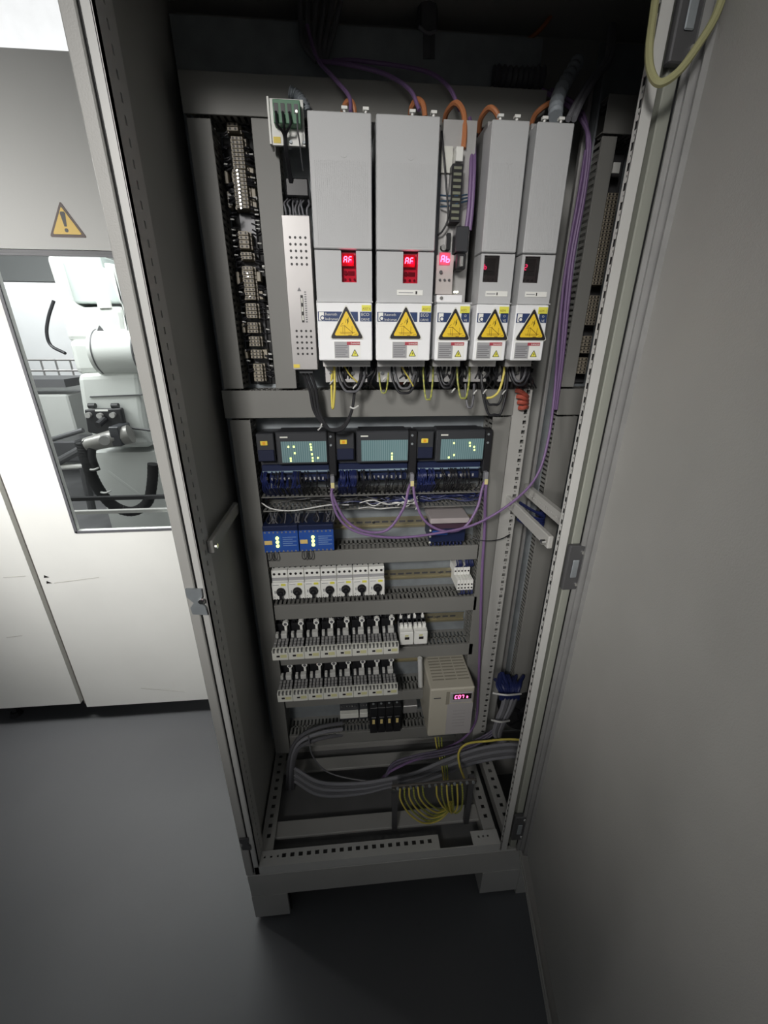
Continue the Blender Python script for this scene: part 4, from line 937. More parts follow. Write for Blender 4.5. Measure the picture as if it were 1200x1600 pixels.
for k in range(3):
    mb = MB(); mb.box(.63+k*.013, .640+k*.013, .29, .30, .802, .822, .001); mb.build('terminal', anthr, t)
mb = MB(); screw(mb, .676, .30, .826, .005, .004); mb.build('filter_screw', chrome, t)
# ================================================================== CABLES
random.seed(21)
def PP(pts): return [P(*q) for q in pts]
# violet bus cables
G = 'violet bus cables'
px1, px2, px3 = [x+.0085 for x in plug_x]; zpl = 1.404
cable('bus_cable', [(px1-.002, .236, zpl), *PP([(520, 775, .225), (540, 812, .215), (570, 830, .21), (605, 828, .21), (630, 795, .215), (638, 765, .226)]), (px2-.002, .236, zpl)], .0035, purple, 'violet cable looping from the left plug to the middle plug', group=G)
cable('bus_cable', [(px1+.003, .236, zpl), *PP([(518, 775, .222), (530, 810, .212), (560, 832, .204), (620, 840, .20), (690, 832, .20), (745, 818, .20), (800, 785, .20), (838, 745, .215), (856, 690, .235), (866, 620, .25), (872, 540, .255), (880, 450, .26), (889, 390, .262), (905, 300, .262), (915, 235, .27)])], .0033, purple, 'long violet cable sweeping right and up beside the right ducts', group=G)
cable('bus_cable', [(px2+.003, .236, zpl), *PP([(650, 785, .225), (665, 815, .215), (695, 830, .21), (725, 824, .21), (745, 795, .216), (753, 765, .228)]), (px3-.002, .236, zpl)], .0035, purple, 'violet cable looping from the middle plug to the right plug', group=G)
cable('bus_cable', [(px3+.003, .236, zpl), *PP([(758, 780, .235), (757, 830, .238), (753, 900, .24), (750, 1000, .24), (747, 1080, .245), (742, 1130, .25), (715, 1160, .23), (660, 1182, .2), (610, 1205, .18), (585, 1226, .19), (540, 1236, .22)])], .0042, purple, 'violet cable hanging straight down in front of the right duct', group=G)
for k in range(2):
    cable('bus_cable', PP([(866+k*3, 640, .262), (876+k*3, 560, .262), (883+k*4, 480, .263), (892+k*4, 400, .264), (912+k*3, 290, .265), (918+k*2, 215, .27), (905-k*12, 170, .29), (860-k*14, 140, .30)]), .004, purple, '%s of the two violet cables climbing beside the right duct' % ('left', 'right')[k], group=G)
for k, pts in enumerate([[(548, 175, .20), (545, 150, .22), (520, 120, .24), (495, 90, .26), (480, 40, .30)], [(655, 172, .20), (640, 140, .22), (600, 115, .25), (540, 100, .27), (500, 96, .30)], [(718, 172, .20), (700, 135, .23), (660, 110, .27), (560, 95, .30), (520, 95, .32)]]):
    cable('bus_cable', PP(pts), .0035, purple, 'violet cable fading up behind drive tops, %s from left' % ORD[k], group=G)
# orange motor cables at the drive tops
G = 'orange cables at the drive tops'
for k, pts in enumerate([[(535, 185, .26), (538, 166, .235), (546, 158, .225), (552, 165, .215), (554, 180, .215)], [(640, 190, .26), (643, 168, .235), (652, 156, .225), (661, 163, .215), (664, 182, .215)], [(694, 196, .26), (698, 176, .235), (712, 161, .2), (724, 175, .18), (726, 205, .17), (724, 232, .165)], [(748, 205, .26), (752, 184, .235), (764, 169, .21), (774, 174, .20), (781, 188, .20)], [(830, 195, .26), (836, 180, .25), (848, 168, .24), (862, 160, .25)]]):
    cable('motor_cable', PP(pts), .0048, orange, 'orange cable arching over the drive tops, %s from left' % ORD[k], group=G)
cable('red_wires', PP([(738, 330, .30), (742, 250, .30), (752, 205, .29), (760, 180, .28), (772, 172, .28)]), .004, redc, 'dark red cable between the uncovered drive and the next')
# ribbed hoses
def hose(name, pts, r, m, label):
    pv = [Vector(p) for p in pts]; t = MB().tube(pv, r, 10, 14, rf=lambda u: 1.0+.16*math.sin(u*2*math.pi*9))
    return solo(name, t, m, label, 'hose', smooth=True)
hose('spiral_hose', PP([(452, 143, .25), (463, 149, .25), (473, 160, .245), (480, 176, .24)]), .0085, mat('grey_spiral', (0.30, 0.33, 0.36), 0.5), 'short grey spiral hose behind the green terminal')
hose('spiral_hose', PP([(903, 96, .30), (890, 118, .28), (876, 142, .25), (869, 165, .22), (868, 183, .2)]), .012, mat('grey_spiral', (0.30, 0.33, 0.36), 0.5), 'grey spiral hose rising from the rightmost drive')
hose('spiral_hose', PP([(850, 120, .33), (810, 122, .335), (770, 118, .335)]), .016, greyc, 'dark ribbed hose lying along the top of the plate')
for k in range(2):
    cable('grey_cable', PP([(888+k*9, 186, .22), (902+k*8, 158, .25), (925+k*7, 122, .28), (948+k*6, 92, .30), (955+k*4, 40, .33)]), .0055, lgreyc, '%s grey cable rising right of the spiral hose' % ('left', 'right')[k], group='grey cables above the rightmost drive')
for k in range(6):
    a = k*9
    cable('grey_cable', PP([(508-a*.3, 96, .31), (515-a*.9, 70, .31), (524-a*1.2, 40, .32), (532-a*1.4, 0, .33), (538-a*1.5, -40, .34)]), .005, greyc, 'dark cable rising above the top duct, %s of the bundle from right' % ORD[k], group='dark cables rising above the top duct')
cable('grey_cable', PP([(668, -30, .36), (668, 40, .36), (668, 100, .36)]), .02, greyc, 'thick dark cable trunk in the upper middle')
solo('cable_tie', MB().tube(PP([(655, 42, .335), (668, 52, .33), (682, 48, .335)]), .003, 6), lgreyc, 'grey tie around the thick dark trunk', 'cable tie', smooth=True)
cable('orange_cable', PP([(880, -10, .36), (850, 40, .36), (815, 70, .36), (790, 95, .37)]), .004, orange, 'dim orange cord in the dark upper right')
# resistor loop
for k in range(3):
    x = rx0+.018+.0085*k
    cable('resistor_lead', [(x, .225, rz0-.009), *PP([(484+k*5, 610, .222), (490+k*4, 640, .215), (505+k*2, 664, .205), (520, 671+k, .20), (538, 664+k*2, .20), (550, 640, .205), (554, 605, .212), (552, 580, .218)]), (x*.1+.34, .222, 1.69)], .0033, blackw, 'black resistor lead looping under first drive, %s from left' % ORD[k], group='black leads of the brake resistor')
solo('cable_tie', MB().tube(PP([(547, 636, .196), (553, 638, .192), (560, 634, .196)]), .0018, 6), whitec, 'white tie on the right of the black lead loop', 'cable tie', smooth=True)
solo('cable_tie', MB().tube(PP([(497, 672, .198), (501, 668, .194), (503, 662, .196)]), .0018, 6), whitec, 'white tie on the left of the black lead loop', 'cable tie', smooth=True)
# wires below each drive
def loop(px0, px1, py, ytop, m, r, label, y=.20, cat='wire', grp=None):
    xm = (px0+px1)/2
    return cable('drive_wire', PP([(px0, ytop, y+.01), (px0+1, (ytop+py)/2, y), (px0*.75+px1*.25, py-3, y-.006), (xm, py, y-.008), (px0*.25+px1*.75, py-3, y-.006), (px1-1, (ytop+py)/2, y), (px1, ytop, y+.01)]), r, m, label, cat, grp)
G = 'black wire loops under the drives'
for i, (a, b_, py, lab) in enumerate([(528, 570, 612, 'first drive, inner'), (533, 566, 605, 'first drive, outer'), (612, 652, 614, 'second drive, inner'), (617, 648, 607, 'second drive, outer'), (684, 712, 606, 'uncovered drive, inner'), (688, 708, 601, 'uncovered drive, outer'), (727, 741, 637, 'fourth drive, short'), (752, 790, 632, 'fourth drive, upper'), (752, 793, 648, 'fourth drive, lower'), (800, 822, 596, 'last drive, inner'), (796, 828, 602, 'last drive, outer')]):
    loop(a, b_, py, 566 if i != 6 else 600, blackw if i % 3 else greyc, .0028, 'dark wire loop under the %s' % lab, .205, grp=G)
random.seed(31)
for i, (a, b_) in enumerate([(540, 585), (625, 668), (690, 735), (742, 795), (800, 835)]):
    mb = MB()
    for k in range(12):
        X = random.uniform(a, b_); mb.tube(PP([(X, 566, .215), (X+random.uniform(-6, 6), 580, .208), (X+random.uniform(-9, 9), 594, .215), (X+random.uniform(-9, 9), 606, .26)]), .0022, 5, 4)
    solo('drive_wires', mb, blackw, 'clutch of black wires hanging under the %s drive' % ORD[i], 'wires', kind='stuff', smooth=True)
G = 'yellow-green earth wires under the drives'
cable('earth_wire', PP([(522, 566, .20), (523, 600, .185), (521, 634, .18), (519, 634, .184), (518, 600, .20), (519, 580, .21)]), .0026, earth_y, 'doubled yellow earth wire hanging straight under the first drive', 'wire', G)
cable('earth_wire', PP([(538, 572, .20), (547, 586, .196), (558, 597, .20)]), .0016, earth_y, 'thin yellow wire slanting under the first drive', 'wire', G)
loop(592, 607, 614, 575, earth, .0018, 'greenish earth wire loop under the left of the second drive', .205, grp=G)
cable('earth_wire', PP([(627, 572, .20), (637, 588, .197), (646, 604, .20)]), .0016, earth_y, 'thin yellow wire slanting under the second drive', 'wire', G)
loop(661, 677, 624, 566, earth, .002, 'greenish earth wire loop between second and uncovered drive', .20, grp=G)
loop(714, 734, 622, 566, earth, .0022, 'greenish earth wire loop under the right of the uncovered drive', .20, grp=G)
cable('earth_wire', PP([(788, 564, .20), (787, 585, .19), (780, 610, .188), (770, 620, .188), (760, 622, .19)]), .0027, earth_y, 'bright yellow earth wire curving under the fourth drive', 'wire', G)
for k, (px, py) in enumerate([(500+18, 597), (554, 604), (600, 592), (633, 597), (708, 610), (742, 613), (757, 612), (787, 613)]):
    mb = MB().tube(PP([(px-2, py+3, .195), (px, py, .192), (px+3, py-3, .195)]), .0018, 5); solo('cable_tie', mb, whitec, 'white tie end under the drives, %s from left' % ORD[k], 'cable tie', 'white tie ends under the drives', smooth=True)
cable('red_bundle', PP([(622, 600, .25), (632, 596, .25), (642, 598, .25)]), .006, redc, 'dark red cable stub behind the wires of the second drive')
for k in range(4):
    cable('orange_red_cable', PP([(806+k*1.5, 610+k*9, .262), (814+k, 612+k*8.5, .255), (822, 618+k*6, .262), (826, 624+k*4, .30)]), .0055, redc, 'red-orange cable end at the end of duct below drives, %s from top' % ORD[k], group='red-orange cable ends at the duct end')
# third drive wiring
for k in range(3):
    cable('thin_blue_wire', PP([(688, 305+k*9, .16), (700, 306+k*8, .150), (715, 306+k*6, .146), (730, 304+k*5, .155)]), .0014, mat('teal_wire', (0.03, 0.07, 0.12), 0.5), 'thin dark blue wire across the uncovered drive, %s from top' % ORD[k], 'wire', 'thin wires across the uncovered drive')
cable('black_wire', PP([(690, 205, .16), (693, 240, .155), (698, 300, .15), (700, 340, .15), (692, 360, .155), (684, 368, .16)]), .0018, blackw, 'black wire bowing down the left of the uncovered drive', 'wire')
for k in range(2):
    cable('bus_cable', PP([(728+k*6, 360, .155), (733+k*5, 320, .155), (736+k*5, 260, .165), (737+k*3, 220, .19), (734, 185, .23)]), .0036, purple, '%s violet cable inside the uncovered drive' % ('left', 'right')[k], group='violet cables inside the uncovered drive')
# small black wire at the right
cable('black_wire', PP([(735, 838, .25), (755, 845, .235), (780, 843, .24), (797, 835, .262)]), .0014, blackw, 'thin black wire crossing the right duct to the holed post', 'wire')
random.seed(8); mb = MB()
for k in range(14):
    z = random.uniform(1.28, 1.335); mb.tube([(.80, .26, z), (.82, .22+random.uniform(-.02, .02), z-.006), (.845, .20, z-random.uniform(0, .02)), (.866, .265, z)], .003, 5, 4)
solo('blue_bundle', mb, bluew, 'blue cable bundle crossing between the two depth struts', 'wires', kind='stuff', smooth=True)
# ------------------------------------------------ bottom of the cabinet
YG = .07
e0, e1 = P(612, 1232, YG), P(744, 1222, YG); gz = (e0[2]+e1[2])/2
t = thing('earth_bar', 'dark copper earth bar low in the cabinet with a bolt at its end', 'earth bar', ((e0[0]+e1[0])/2, YG, gz-.012))
MB().box(e0[0], e1[0], YG, YG+.006, gz-.010, gz+.010, .001).build('bar', mat('dull_bar', (0.12, 0.11, 0.10), 0.5, 0.4), t)
for k in range(13):
    X = e0[0]+.018+k*.0195
    mb = MB(); mb.cyl((X, YG, gz+.002), (X, YG-.005, gz+.002), .0045, n=8); mb.build('bar_screw', zinc, t)
mb = MB(); mb.cyl((e0[0]+.004, YG-.004, gz), (e0[0]+.004, YG-.010, gz), .0075, n=12); mb.build('end_bolt', chrome, t)
mb = MB(); mb.box(e0[0]+.004, e0[0]+.02, YG+.006, YG+.02, .27, gz+.008); mb.box(e1[0]-.02, e1[0]-.004, YG+.006, YG+.02, .27, gz+.008); mb.build('bar_bracket', darkmetal, t)
G = 'yellow-green wires on the earth bar'
for k in range(6):
    f = k/5
    cable('earth_lead', PP([(625+k*7, 1233-k*.7, YG-.008), (626+k*7.4, 1250-k*1.0, YG-.012), (640+k*6.6, 1272-k*3.0, YG-.004), (662+k*4.8, 1286-k*4.2, YG+.006), (685+k*1.6, 1282-k*3.6, YG+.014), (700-k*.5, 1268-k*1.2, YG+.024), (708-k*1.5, 1252, YG+.034)]), .0027, earth if k % 2 else earth_y, 'earth lead on left half of the bar, %s from left' % ORD[k], 'wire', G)
for k in range(6):
    cable('earth_lead', PP([(682+k*8, 1229-k*.7, YG-.008), (683+k*8, 1244, YG-.012), (690+k*6.2, 1258+(k % 3)*2, YG-.004), (699+k*3, 1266+(k % 3)*2, YG+.006), (704+k*1.0, 1268, YG+.014), (706, 1258, YG+.030)]), .0027, earth if k % 2 else earth_y, 'earth lead on right half of the bar, %s from left' % ORD[k], 'wire', G)
cable('earth_lead', PP([(830, 1158, .16), (795, 1155, .18), (760, 1158, .19), (730, 1162, .19), (717, 1175, .18), (718, 1195, .16), (726, 1218, .085)]), .0036, earth_y, 'yellow earth lead running from the right side down to the bar', 'wire', G)
for k in range(3):
    cable('earth_lead', PP([(680+k*5, 1152, .24), (683+k*4, 1170, .23), (690+k*4, 1195, .19), (694+k*3, 1225, .12)]), .0026, earth if k else earth_y, 'earth lead dropping from the inverter, %s from left' % ORD[k], 'wire', G)
G = 'grey cables along the cabinet bottom'
for k in range(5):
    cable('power_cable', PP([(835, 1166+k*4, .15), (790, 1163+k*5, .19), (740, 1172+k*5, .20), (690, 1190+k*5, .19), (650, 1207+k*4, .175), (612, 1216+k*3, .165), (560, 1224+k*4, .17), (500, 1222+k*5, .20), (460, 1200+k*5, .235)]), .0058, greyc if k % 2 else lgreyc, 'grey cable sweeping across cabinet bottom, %s from top' % ORD[k], group=G)
for k in range(3):
    cable('power_cable', PP([(535, 1130+k*9, .27), (500, 1136+k*9, .25), (470, 1150+k*8, .24), (455+k*3, 1172+k*5, .24), (450+k*4, 1205, .25), (448+k*5, 1235, .27)]), .0062, lgreyc if k == 1 else greyc, 'grey cable bending down at the lower left, %s from outside' % ORD[k], group='grey cables bending down at lower left')
cable('thin_cable', PP([(482, 1150, .24), (488, 1180, .22), (510, 1205, .20), (550, 1217, .18), (598, 1222, .165)]), .0025, greyc, 'thin dark cable arcing over the cabinet bottom')
for k in range(3):
    cable('dark_cable', PP([(790, 1125+k*3, .22), (752, 1152+k*4, .21), (700, 1170+k*4, .20), (650, 1180+k*4, .195), (615, 1192+k*4, .19), (602, 1212+k*2, .175)]), .0035, mat('violet_grey_cable', (0.10, 0.085, 0.13), 0.5), 'dark violet-grey cable under the inverter, %s from top' % ORD[k], group='dark cables under the inverter')
# blue wrapped bundle and motor starter at right
q = P(795, 1085, .20)
for k in range(4):
    cable('bundle_cable', PP([(808-k*6, 1082, .20), (800-k*5, 1105, .20), (788-k*4, 1128, .20), (780-k*2, 1150, .205), (782+k*8, 1168, .20), (800+k*9, 1178, .19)]), .0075, lgreyc if k % 2 else greyc, 'grey cable below the blue wrap at right, %s from right' % ORD[k], group='grey cables below the blue wrap')
mb = MB(); random.seed(77)
for k in range(18):
    X = 779+k*2.0; mb.tube(PP([(X+random.uniform(-14, 6), 1058+random.uniform(-8, 4), .25), (X+random.uniform(-4, 4), 1070, .21), (X*.8+796*.2, 1082, .195), (X*.8+796*.2, 1092, .20)]), .0058, 6, 4)
solo('blue_wrap', mb, bluew, 'blue wrapped cable bundle right of the inverter', 'cable bundle', kind='stuff', smooth=True)
for py, a, b_, nm in ((1086, 770, 814, 'upper'), (1128, 768, 796, 'lower')):
    solo('cable_tie', MB().tube(PP([(a, py-3, .185), ((a+b_)/2, py, .165), (b_, py-2, .185)]), .003, 6), whitec, 'white tie around the grey cables at right, %s' % nm, 'cable tie', smooth=True)
c = P(806, 1112, .26)
t = thing('cooling_fan', 'black round fan housing behind the right post, low down', 'fan', (float(c[0])+.03, .30, float(c[2])-.09))
X, Z = float(c[0])+.035, float(c[2])
mb = MB(); mb.cyl((X, .31, Z), (X, .25, Z), .085, .08, 28); mb.build('fan_housing', rubber, t, smooth=True)
mb = MB(); mb.cyl((X, .25, Z), (X, .235, Z), .035, .03, 20); mb.build('fan_hub', black, t, smooth=True)
for k in range(5):
    mb = MB(); a = k*2*math.pi/5; mb.obox((X+.03*math.cos(a), .245, Z+.03*math.sin(a)), (.045*math.cos(a), 0, .045*math.sin(a)), (0, .003, 0), (-.015*math.sin(a), .004, .015*math.cos(a))); mb.build('fan_blade', black, t)
MB().box(X-.006, X+.006, .228, .236, Z+.005, Z+.03, .002).build('fan_tag', mat('cream_yellow_tag', (0.75, 0.55, 0.2), 0.5), t)
# yellow earth braid from post to door, upper right
cable('door_earth_cable', [P(1030, -40, .02), P(1021, 20, .0), P(1014, 80, -.02), P(1018, 115, -.035), P(1032, 130, -.045), P(1060, 112, -.05), P(1090, 72, -.05), P(1118, 25, -.045), P(1140, -40, -.04)], .0052, mat('olive_earth_cable', (0.34, 0.33, 0.17), 0.5), 'olive yellow earth cable looping from post to door at the top right')
# ================================================================== MACHINE ENCLOSURE (left background)
YM = 0.837
mc = thing('machine_enclosure', 'large white machine guard with a tall window, left of the cabinet', 'machine', (-0.6, YM+.9, 0.0))
ZW0, ZW1, XW0 = 1.027, 1.985, -0.757
XL, XRm = -3.2, 1.6
MB().box(XL, XRm, YM, YM+.03, ZW1+.012, 2.462).build('upper_panel', mach_grey, mc)
MB().box(XL, XRm, YM+.004, YM+.03, ZW1, ZW1+.012).build('panel_joint', anthr, mc)
dr = MB().box(-.955, XRm, YM, YM+.03, .10, ZW0).build('door_panel', mach_cream, mc)
MB().box(-.955, XW0, YM, YM+.03, ZW0, ZW1).build('door_stile', mach_cream, mc)
MB().box(.55, XRm, YM, YM+.03, ZW0, ZW1).build('door_stile', mach_cream, mc)
MB().box(XL, -.978, YM, YM+.03, .125, ZW1).build('side_cover', mach_cream, mc)
MB().box(-.978, -.955, YM+.022, YM+.03, .10, ZW1).build('door_gap', mat('gap_grey', (0.22, 0.21, 0.19), 0.7), mc)  # recessed strip, darker than the panels beside it
fr = MB(); fr.box(XW0-.004, XW0+.006, YM-.001, YM+.004, ZW0-.004, ZW1); fr.box(XW0, .55, YM-.001, YM+.004, ZW0-.006, ZW0+.004); fr.box(XW0, .55, YM-.001, YM+.004, ZW1-.006, ZW1); fr.build('window_gasket', greyc, mc)
MB().box(XW0, .55, YM+.012, YM+.016, ZW0, ZW1).build('window_pane', pane_m, mc)
# warning sign
cx = -.506; zt = PZ(108, 371, YM)
sg = MB().plate(tri(cx, zt, .104, .090, .7), YM-.0015, YM-.0002).build('warning_sign', mat('dark_sign_brown', (0.06, 0.025, 0.015), 0.5), mc, label='yellow triangle with an exclamation mark')
MB().plate(tri(cx, zt+.0075, .082, .070, .6), YM-.0025, YM-.0015).build('sign_field', mat('sign_yellow', (0.75, 0.50, 0.08), 0.5), sg)
MB().plate([(cx-.0035, zt+.028), (cx+.0035, zt+.028), (cx+.0075, zt+.062), (cx+.005, zt+.066), (cx-.005, zt+.066), (cx-.0075, zt+.062)], YM-.003, YM-.0025).build('sign_bar', prt_black, sg)
mb = MB(); mb.cyl((cx, YM-.0025, zt+.018), (cx, YM-.003, zt+.018), .0055, n=14); mb.build('sign_dot', prt_black, sg)
# scuffs, dings
for k, (x, y, w, h) in enumerate([(68, 901, 8, 5), (72, 910, 10, 5)]):
    q = P(x, y, YM); MB().plate([(q[0], q[2]-.006), (q[0]+.022, q[2]-.004), (q[0]+.004, q[2]+.007)], YM-.0006, YM-.0001).build('scratch', prt_black, mc)
for x0_, y0_, x1_, y1_ in ((85, 911, 155, 902), (5, 902, 40, 900), (10, 996, 35, 993), (220, 1075, 290, 1081)):
    a, b_ = P(x0_, y0_, YM), P(x1_, y1_, YM); MB().plate([(a[0], a[2]-.0015), (b_[0], b_[2]-.001), (b_[0], b_[2]+.001), (a[0], a[2]+.0015)], YM-.0004, YM-.0001).build('scratch', mat('faint_scuff', (0.52, 0.51, 0.47), 0.6), mc)
mb = MB(); q = P(26, 1110, YM+.1); mb.cyl((q[0], YM+.1, .135), (q[0]+.012, YM+.08, .02), .012, n=10); mb.cyl((q[0]+.012, YM+.08, .0), (q[0]+.012, YM+.08, .02), .028, .02, 14); mb.build('machine_foot', rubber, mc)
# interior: rear wall, table, roof
MB().box(XL, XRm, 2.9, 2.95, 0.0, 1.42).build('rear_wall', mat('machine_interior', (0.45, 0.46, 0.45), 0.6, var=.1), mc)
MB().box(-1.45, XRm, 2.9, 2.95, 1.42, 2.75).build('rear_wall', mat('machine_interior', (0.45, 0.46, 0.45), 0.6, var=.1), mc)
MB().box(-1.56, -1.45, 2.86, 2.95, 1.42, 2.75).build('window_mullion', mach_grey, mc)
MB().box(-2.6, -1.45, 2.86, 2.95, 2.12, 2.75).build('lintel', mat('lintel_grey', (0.35, 0.36, 0.36), 0.6), mc)
MB().box(XL, XRm, .87, 2.9, .70, .74).build('machine_bed', mat('machine_bed_grey', (0.16, 0.16, 0.165), 0.5, var=.2), mc)
# white bench behind at left
b1, b2 = P(50, 612, 2.2), P(125, 690, 2.2)
wb = MB().box(b1[0]-.3, b2[0], 2.2, 2.5, b2[2], b1[2]-.02, .01).build('side_bench', mat('bench_white', (0.55, 0.56, 0.54), 0.5), mc)
MB().box(b1[0]-.3, b2[0]+.02, 2.18, 2.5, PZ(60, 600, 2.2)-.02, PZ(60, 600, 2.2)+.03).build('bench_top', mat('bench_dark', (0.12, 0.12, 0.125), 0.5), mc)
# lower frame bars inside the window
for y, yy, m in ((779, 1.15, rubber), (800, 1.2, mach_grey)):
    z = PZ(180, y, yy); MB().box(-1.6, .4, yy, yy+.02, z-.008, z+.008).build('guide_bar', m, mc)
for (xa, ya, xb, yb, r, m) in ((172, 735, 232, 780, .022, robot_m), (170, 735, 175, 782, .02, robot_m), (130, 730, 145, 800, .02, darkmetal), (95, 730, 140, 728, .014, mach_grey), (70, 690, 130, 672, .012, darkmetal), (90, 722, 130, 700, .020, darkmetal)):
    a, b_ = P(xa, ya, 1.5), P(xb, yb, 1.5); mb = MB(); mb.cyl(a, b_, r, n=10); mb.build('fixture_arm', m, mc)
q0, q1 = P(150, 700, 1.62), P(240, 728, 1.62)
MB().box(q0[0], q1[0]+.2, 1.62, 1.9, q1[2]-.05, q0[2], .01).build('fixture_block', robot_m, mc)
q0, q1 = P(60, 690, 1.9), P(125, 715, 1.9)
MB().box(q0[0], q1[0], 1.9, 2.1, q1[2]-.03, q0[2], .01).build('fixture_block', mat('fixture_dark', (0.09, 0.09, 0.095), 0.4, 0.4), mc)
# trolley seen beyond the rear opening
tr = thing('wire_trolley', 'bright wire trolley seen through the machine, far left', 'trolley', (-2.5, 4.3, 0.0))
for z in (1.15, 1.28, 1.41, 1.52):
    mb = MB(); mb.tube([(-3.3, 4.3, z), (-2.15, 4.3, z)], .012, 6, 1); mb.build('wire_bar', steel, tr)
for k in range(8):
    mb = MB(); mb.tube([(-3.25+k*.15, 4.3, 1.1), (-3.25+k*.15, 4.3, 1.53)], .010, 6, 1); mb.build('wire_upright', steel, tr)
for x in (-3.3, -2.15):
    mb = MB(); mb.tube([(x, 4.3, 0.0), (x, 4.3, 1.55)], .02, 8, 1); mb.build('leg', steel, tr)
MB().box(-3.3, -2.15, 4.1, 4.5, 1.06, 1.10).build('shelf', mat('trolley_pink', (0.5, 0.42, 0.40), 0.5), tr)
cable('hanging_hose', PP([(84, 470, 1.75), (76, 495, 1.75), (73, 520, 1.75), (80, 540, 1.75), (102, 552, 1.72)]), .008, blackw, 'thin black hose hanging beside the robot')

# robot
YR = 1.5
rb = thing('industrial_robot', 'pale white industrial robot behind the machine window', 'robot', (-.83, YR+.15, .74))
def pr(pts, Y): return [(float(P(x, y, Y)[0]), float(P(x, y, Y)[2])) for x, y in pts]
def ext(name, pts, Y0, Y1, m, bev=.02):
    mb = MB(); mb.plate(pr(pts, Y0)[::-1], Y0, Y1); o = mb.build(name, m, rb)
    md = o.modifiers.new('b', 'BEVEL'); md.width = bev; md.segments = 3; md.limit_method = 'ANGLE'
    return o
ext('upper_arm', [(68, 396), (88, 396), (110, 470), (118, 480), (190, 478), (196, 500), (200, 535), (105, 535), (92, 480), (82, 440)], YR, YR+.28, robot_m, .03)
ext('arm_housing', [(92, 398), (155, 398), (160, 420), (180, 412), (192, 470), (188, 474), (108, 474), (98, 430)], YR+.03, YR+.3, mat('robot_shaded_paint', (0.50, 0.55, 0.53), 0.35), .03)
ext('arm_rail', [(160, 410), (178, 412), (200, 500), (206, 530), (196, 530), (190, 480)], YR-.02, YR+.2, robot_m, .01)
ext('shoulder', [(104, 530), (205, 530), (216, 582), (118, 586)], YR-.02, YR+.32, robot_m, .03)
c0, c1 = P(133, 552, YR-.1), P(205, 552, YR-.1)
mb = MB(); mb.cyl((c0[0], YR+.02, c0[2]), (c1[0], YR+.02, c1[2]), .105, n=36); mb.build('shoulder_drum', robot_m, rb, smooth=True)
for px in (139, 203):
    q = P(px, 552, YR-.1); mb = MB(); mb.cyl((q[0], YR+.02, q[2]), (q[0]+.006, YR+.02, q[2]), .107, n=36); mb.build('drum_seam', darkmetal, rb, smooth=True)
ext('base_block', [(118, 584), (218, 580), (226, 650), (236, 700), (150, 702), (128, 650)], YR-.04, YR+.4, robot_m, .03)
ext('base_seam', [(140, 619), (222, 616), (222, 618), (140, 621)], YR-.045, YR-.035, darkmetal, .001)
zb_ = PZ(180, 720, YR); MB().box(-1.0, -.60, YR-.02, YR+.4, .74, zb_+.05).build('pedestal', robot_m, rb)
ext('arm_white_square', [(150, 469), (171, 468), (173, 481), (153, 482)], YR-.004, YR+.01, white, .001)  # small white square set on the arm
cpn = ext('connector_plate', [(131, 640), (189, 638), (199, 688), (137, 676)], YR-.075, YR-.045, black, .008)
for px, py in ((140, 648), (158, 649), (178, 648)):
    q = P(px, py, YR-.075); mb = MB(); mb.cyl((q[0], YR-.075, q[2]), (q[0], YR-.095, q[2]), .013, n=14); mb.build('connector', steel, rb)
mb = MB(); q = P(163, 655, YR-.08); mb.cyl((q[0], YR-.08, q[2]), (q[0]-.01, YR-.13, q[2]-.02), .016, n=12); mb.build('cable_plug', black, rb)
MB().box(PX(148, 642, YR-.08), PX(168, 642, YR-.08), YR-.077, YR-.0755, PZ(155, 643, YR-.08), PZ(155, 640, YR-.08)).build('plate_marking', white, rb)
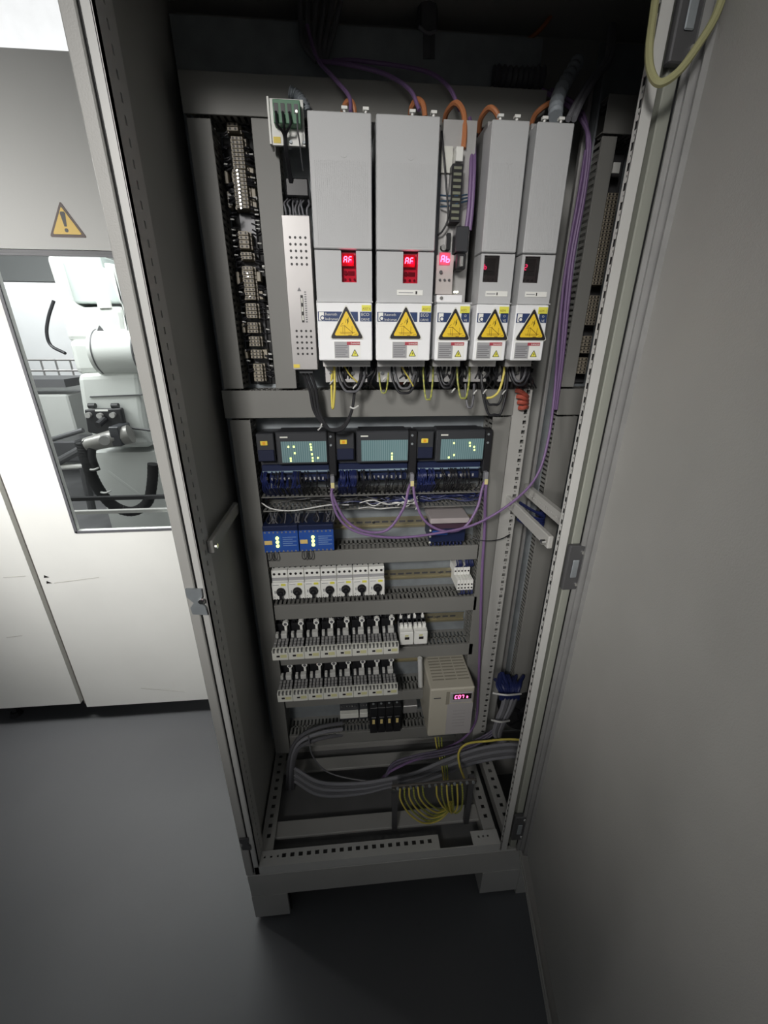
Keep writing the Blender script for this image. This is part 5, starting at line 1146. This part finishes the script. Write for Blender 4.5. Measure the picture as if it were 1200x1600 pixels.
for px in (144, 180):
    q = P(px, 634, YR-.06); mb = MB(); mb.cyl((q[0]-.016, YR-.06, q[2]), (q[0]+.016, YR-.06, q[2]), .013, n=12); mb.build('gland', black, rb)
q0, q1 = P(135, 695, YR-.15), P(200, 680, YR-.15)
mb = MB(); mb.cyl((q0[0], YR-.15, q0[2]), (q1[0], YR-.12, q1[2]), .034, .045, 20); mb.build('wrist_motor', mat('motor_grey', (0.24, 0.235, 0.22), 0.4, 0.3), rb, smooth=True)
mb = MB(); q = P(158, 688, YR-.22); mb.cyl((q[0], YR-.19, q[2]), (q[0]+.02, YR-.23, q[2]), .022, n=16); mb.build('motor_cap', steel, rb, smooth=True)
mb = MB(); mb.box(PX(183, 690, YR-.12), PX(198, 690, YR-.12), YR-.17, YR-.05, PZ(190, 694, YR-.12), PZ(190, 664, YR-.12), .004); mb.build('motor_flange', anthr, rb)
mb = MB(); mb.plate(tri(float(P(158, 520, YR-.02)[0]), float(P(158, 523, YR-.02)[2]), .05, .04), YR-.022, YR-.019); mb.build('robot_mark', darkmetal, rb)
mb = MB(); mb.tube(PP([(128, 692, YR-.16), (133, 712, YR-.16), (142, 740, YR-.16), (155, 765, YR-.15), (172, 786, YR-.14), (195, 798, YR-.12), (215, 797, YR-.11), (232, 782, YR-.1), (238, 752, YR-.1), (239, 725, YR-.1)]), .026, 12, 12, rf=lambda u: 1+.05*math.sin(u*260)); mb.build('cable_hose', rubber, rb, smooth=True)
mb = MB(); mb.tube(PP([(130, 690, YR-.16), (142, 700, YR-.16), (143, 715, YR-.16), (150, 735, YR-.16)]), .02, 10); mb.build('cable_hose', black, rb, smooth=True)
for px, py, sx in ((146, 735, 7), (165, 771, 7)):
    mb = MB(); mb.tube(PP([(px-8, py-2, YR-.165), (px, py-1, YR-.19), (px+8, py-4, YR-.165)]), .005, 6); mb.build('hose_clip', whitec, rb, smooth=True)
mb = MB(); mb.tube(PP([(200, 668, YR-.05), (215, 670, YR-.05), (236, 673, YR-.05), (260, 680, YR-.05)]), .006, 6); mb.build('signal_cable', black, rb, smooth=True)
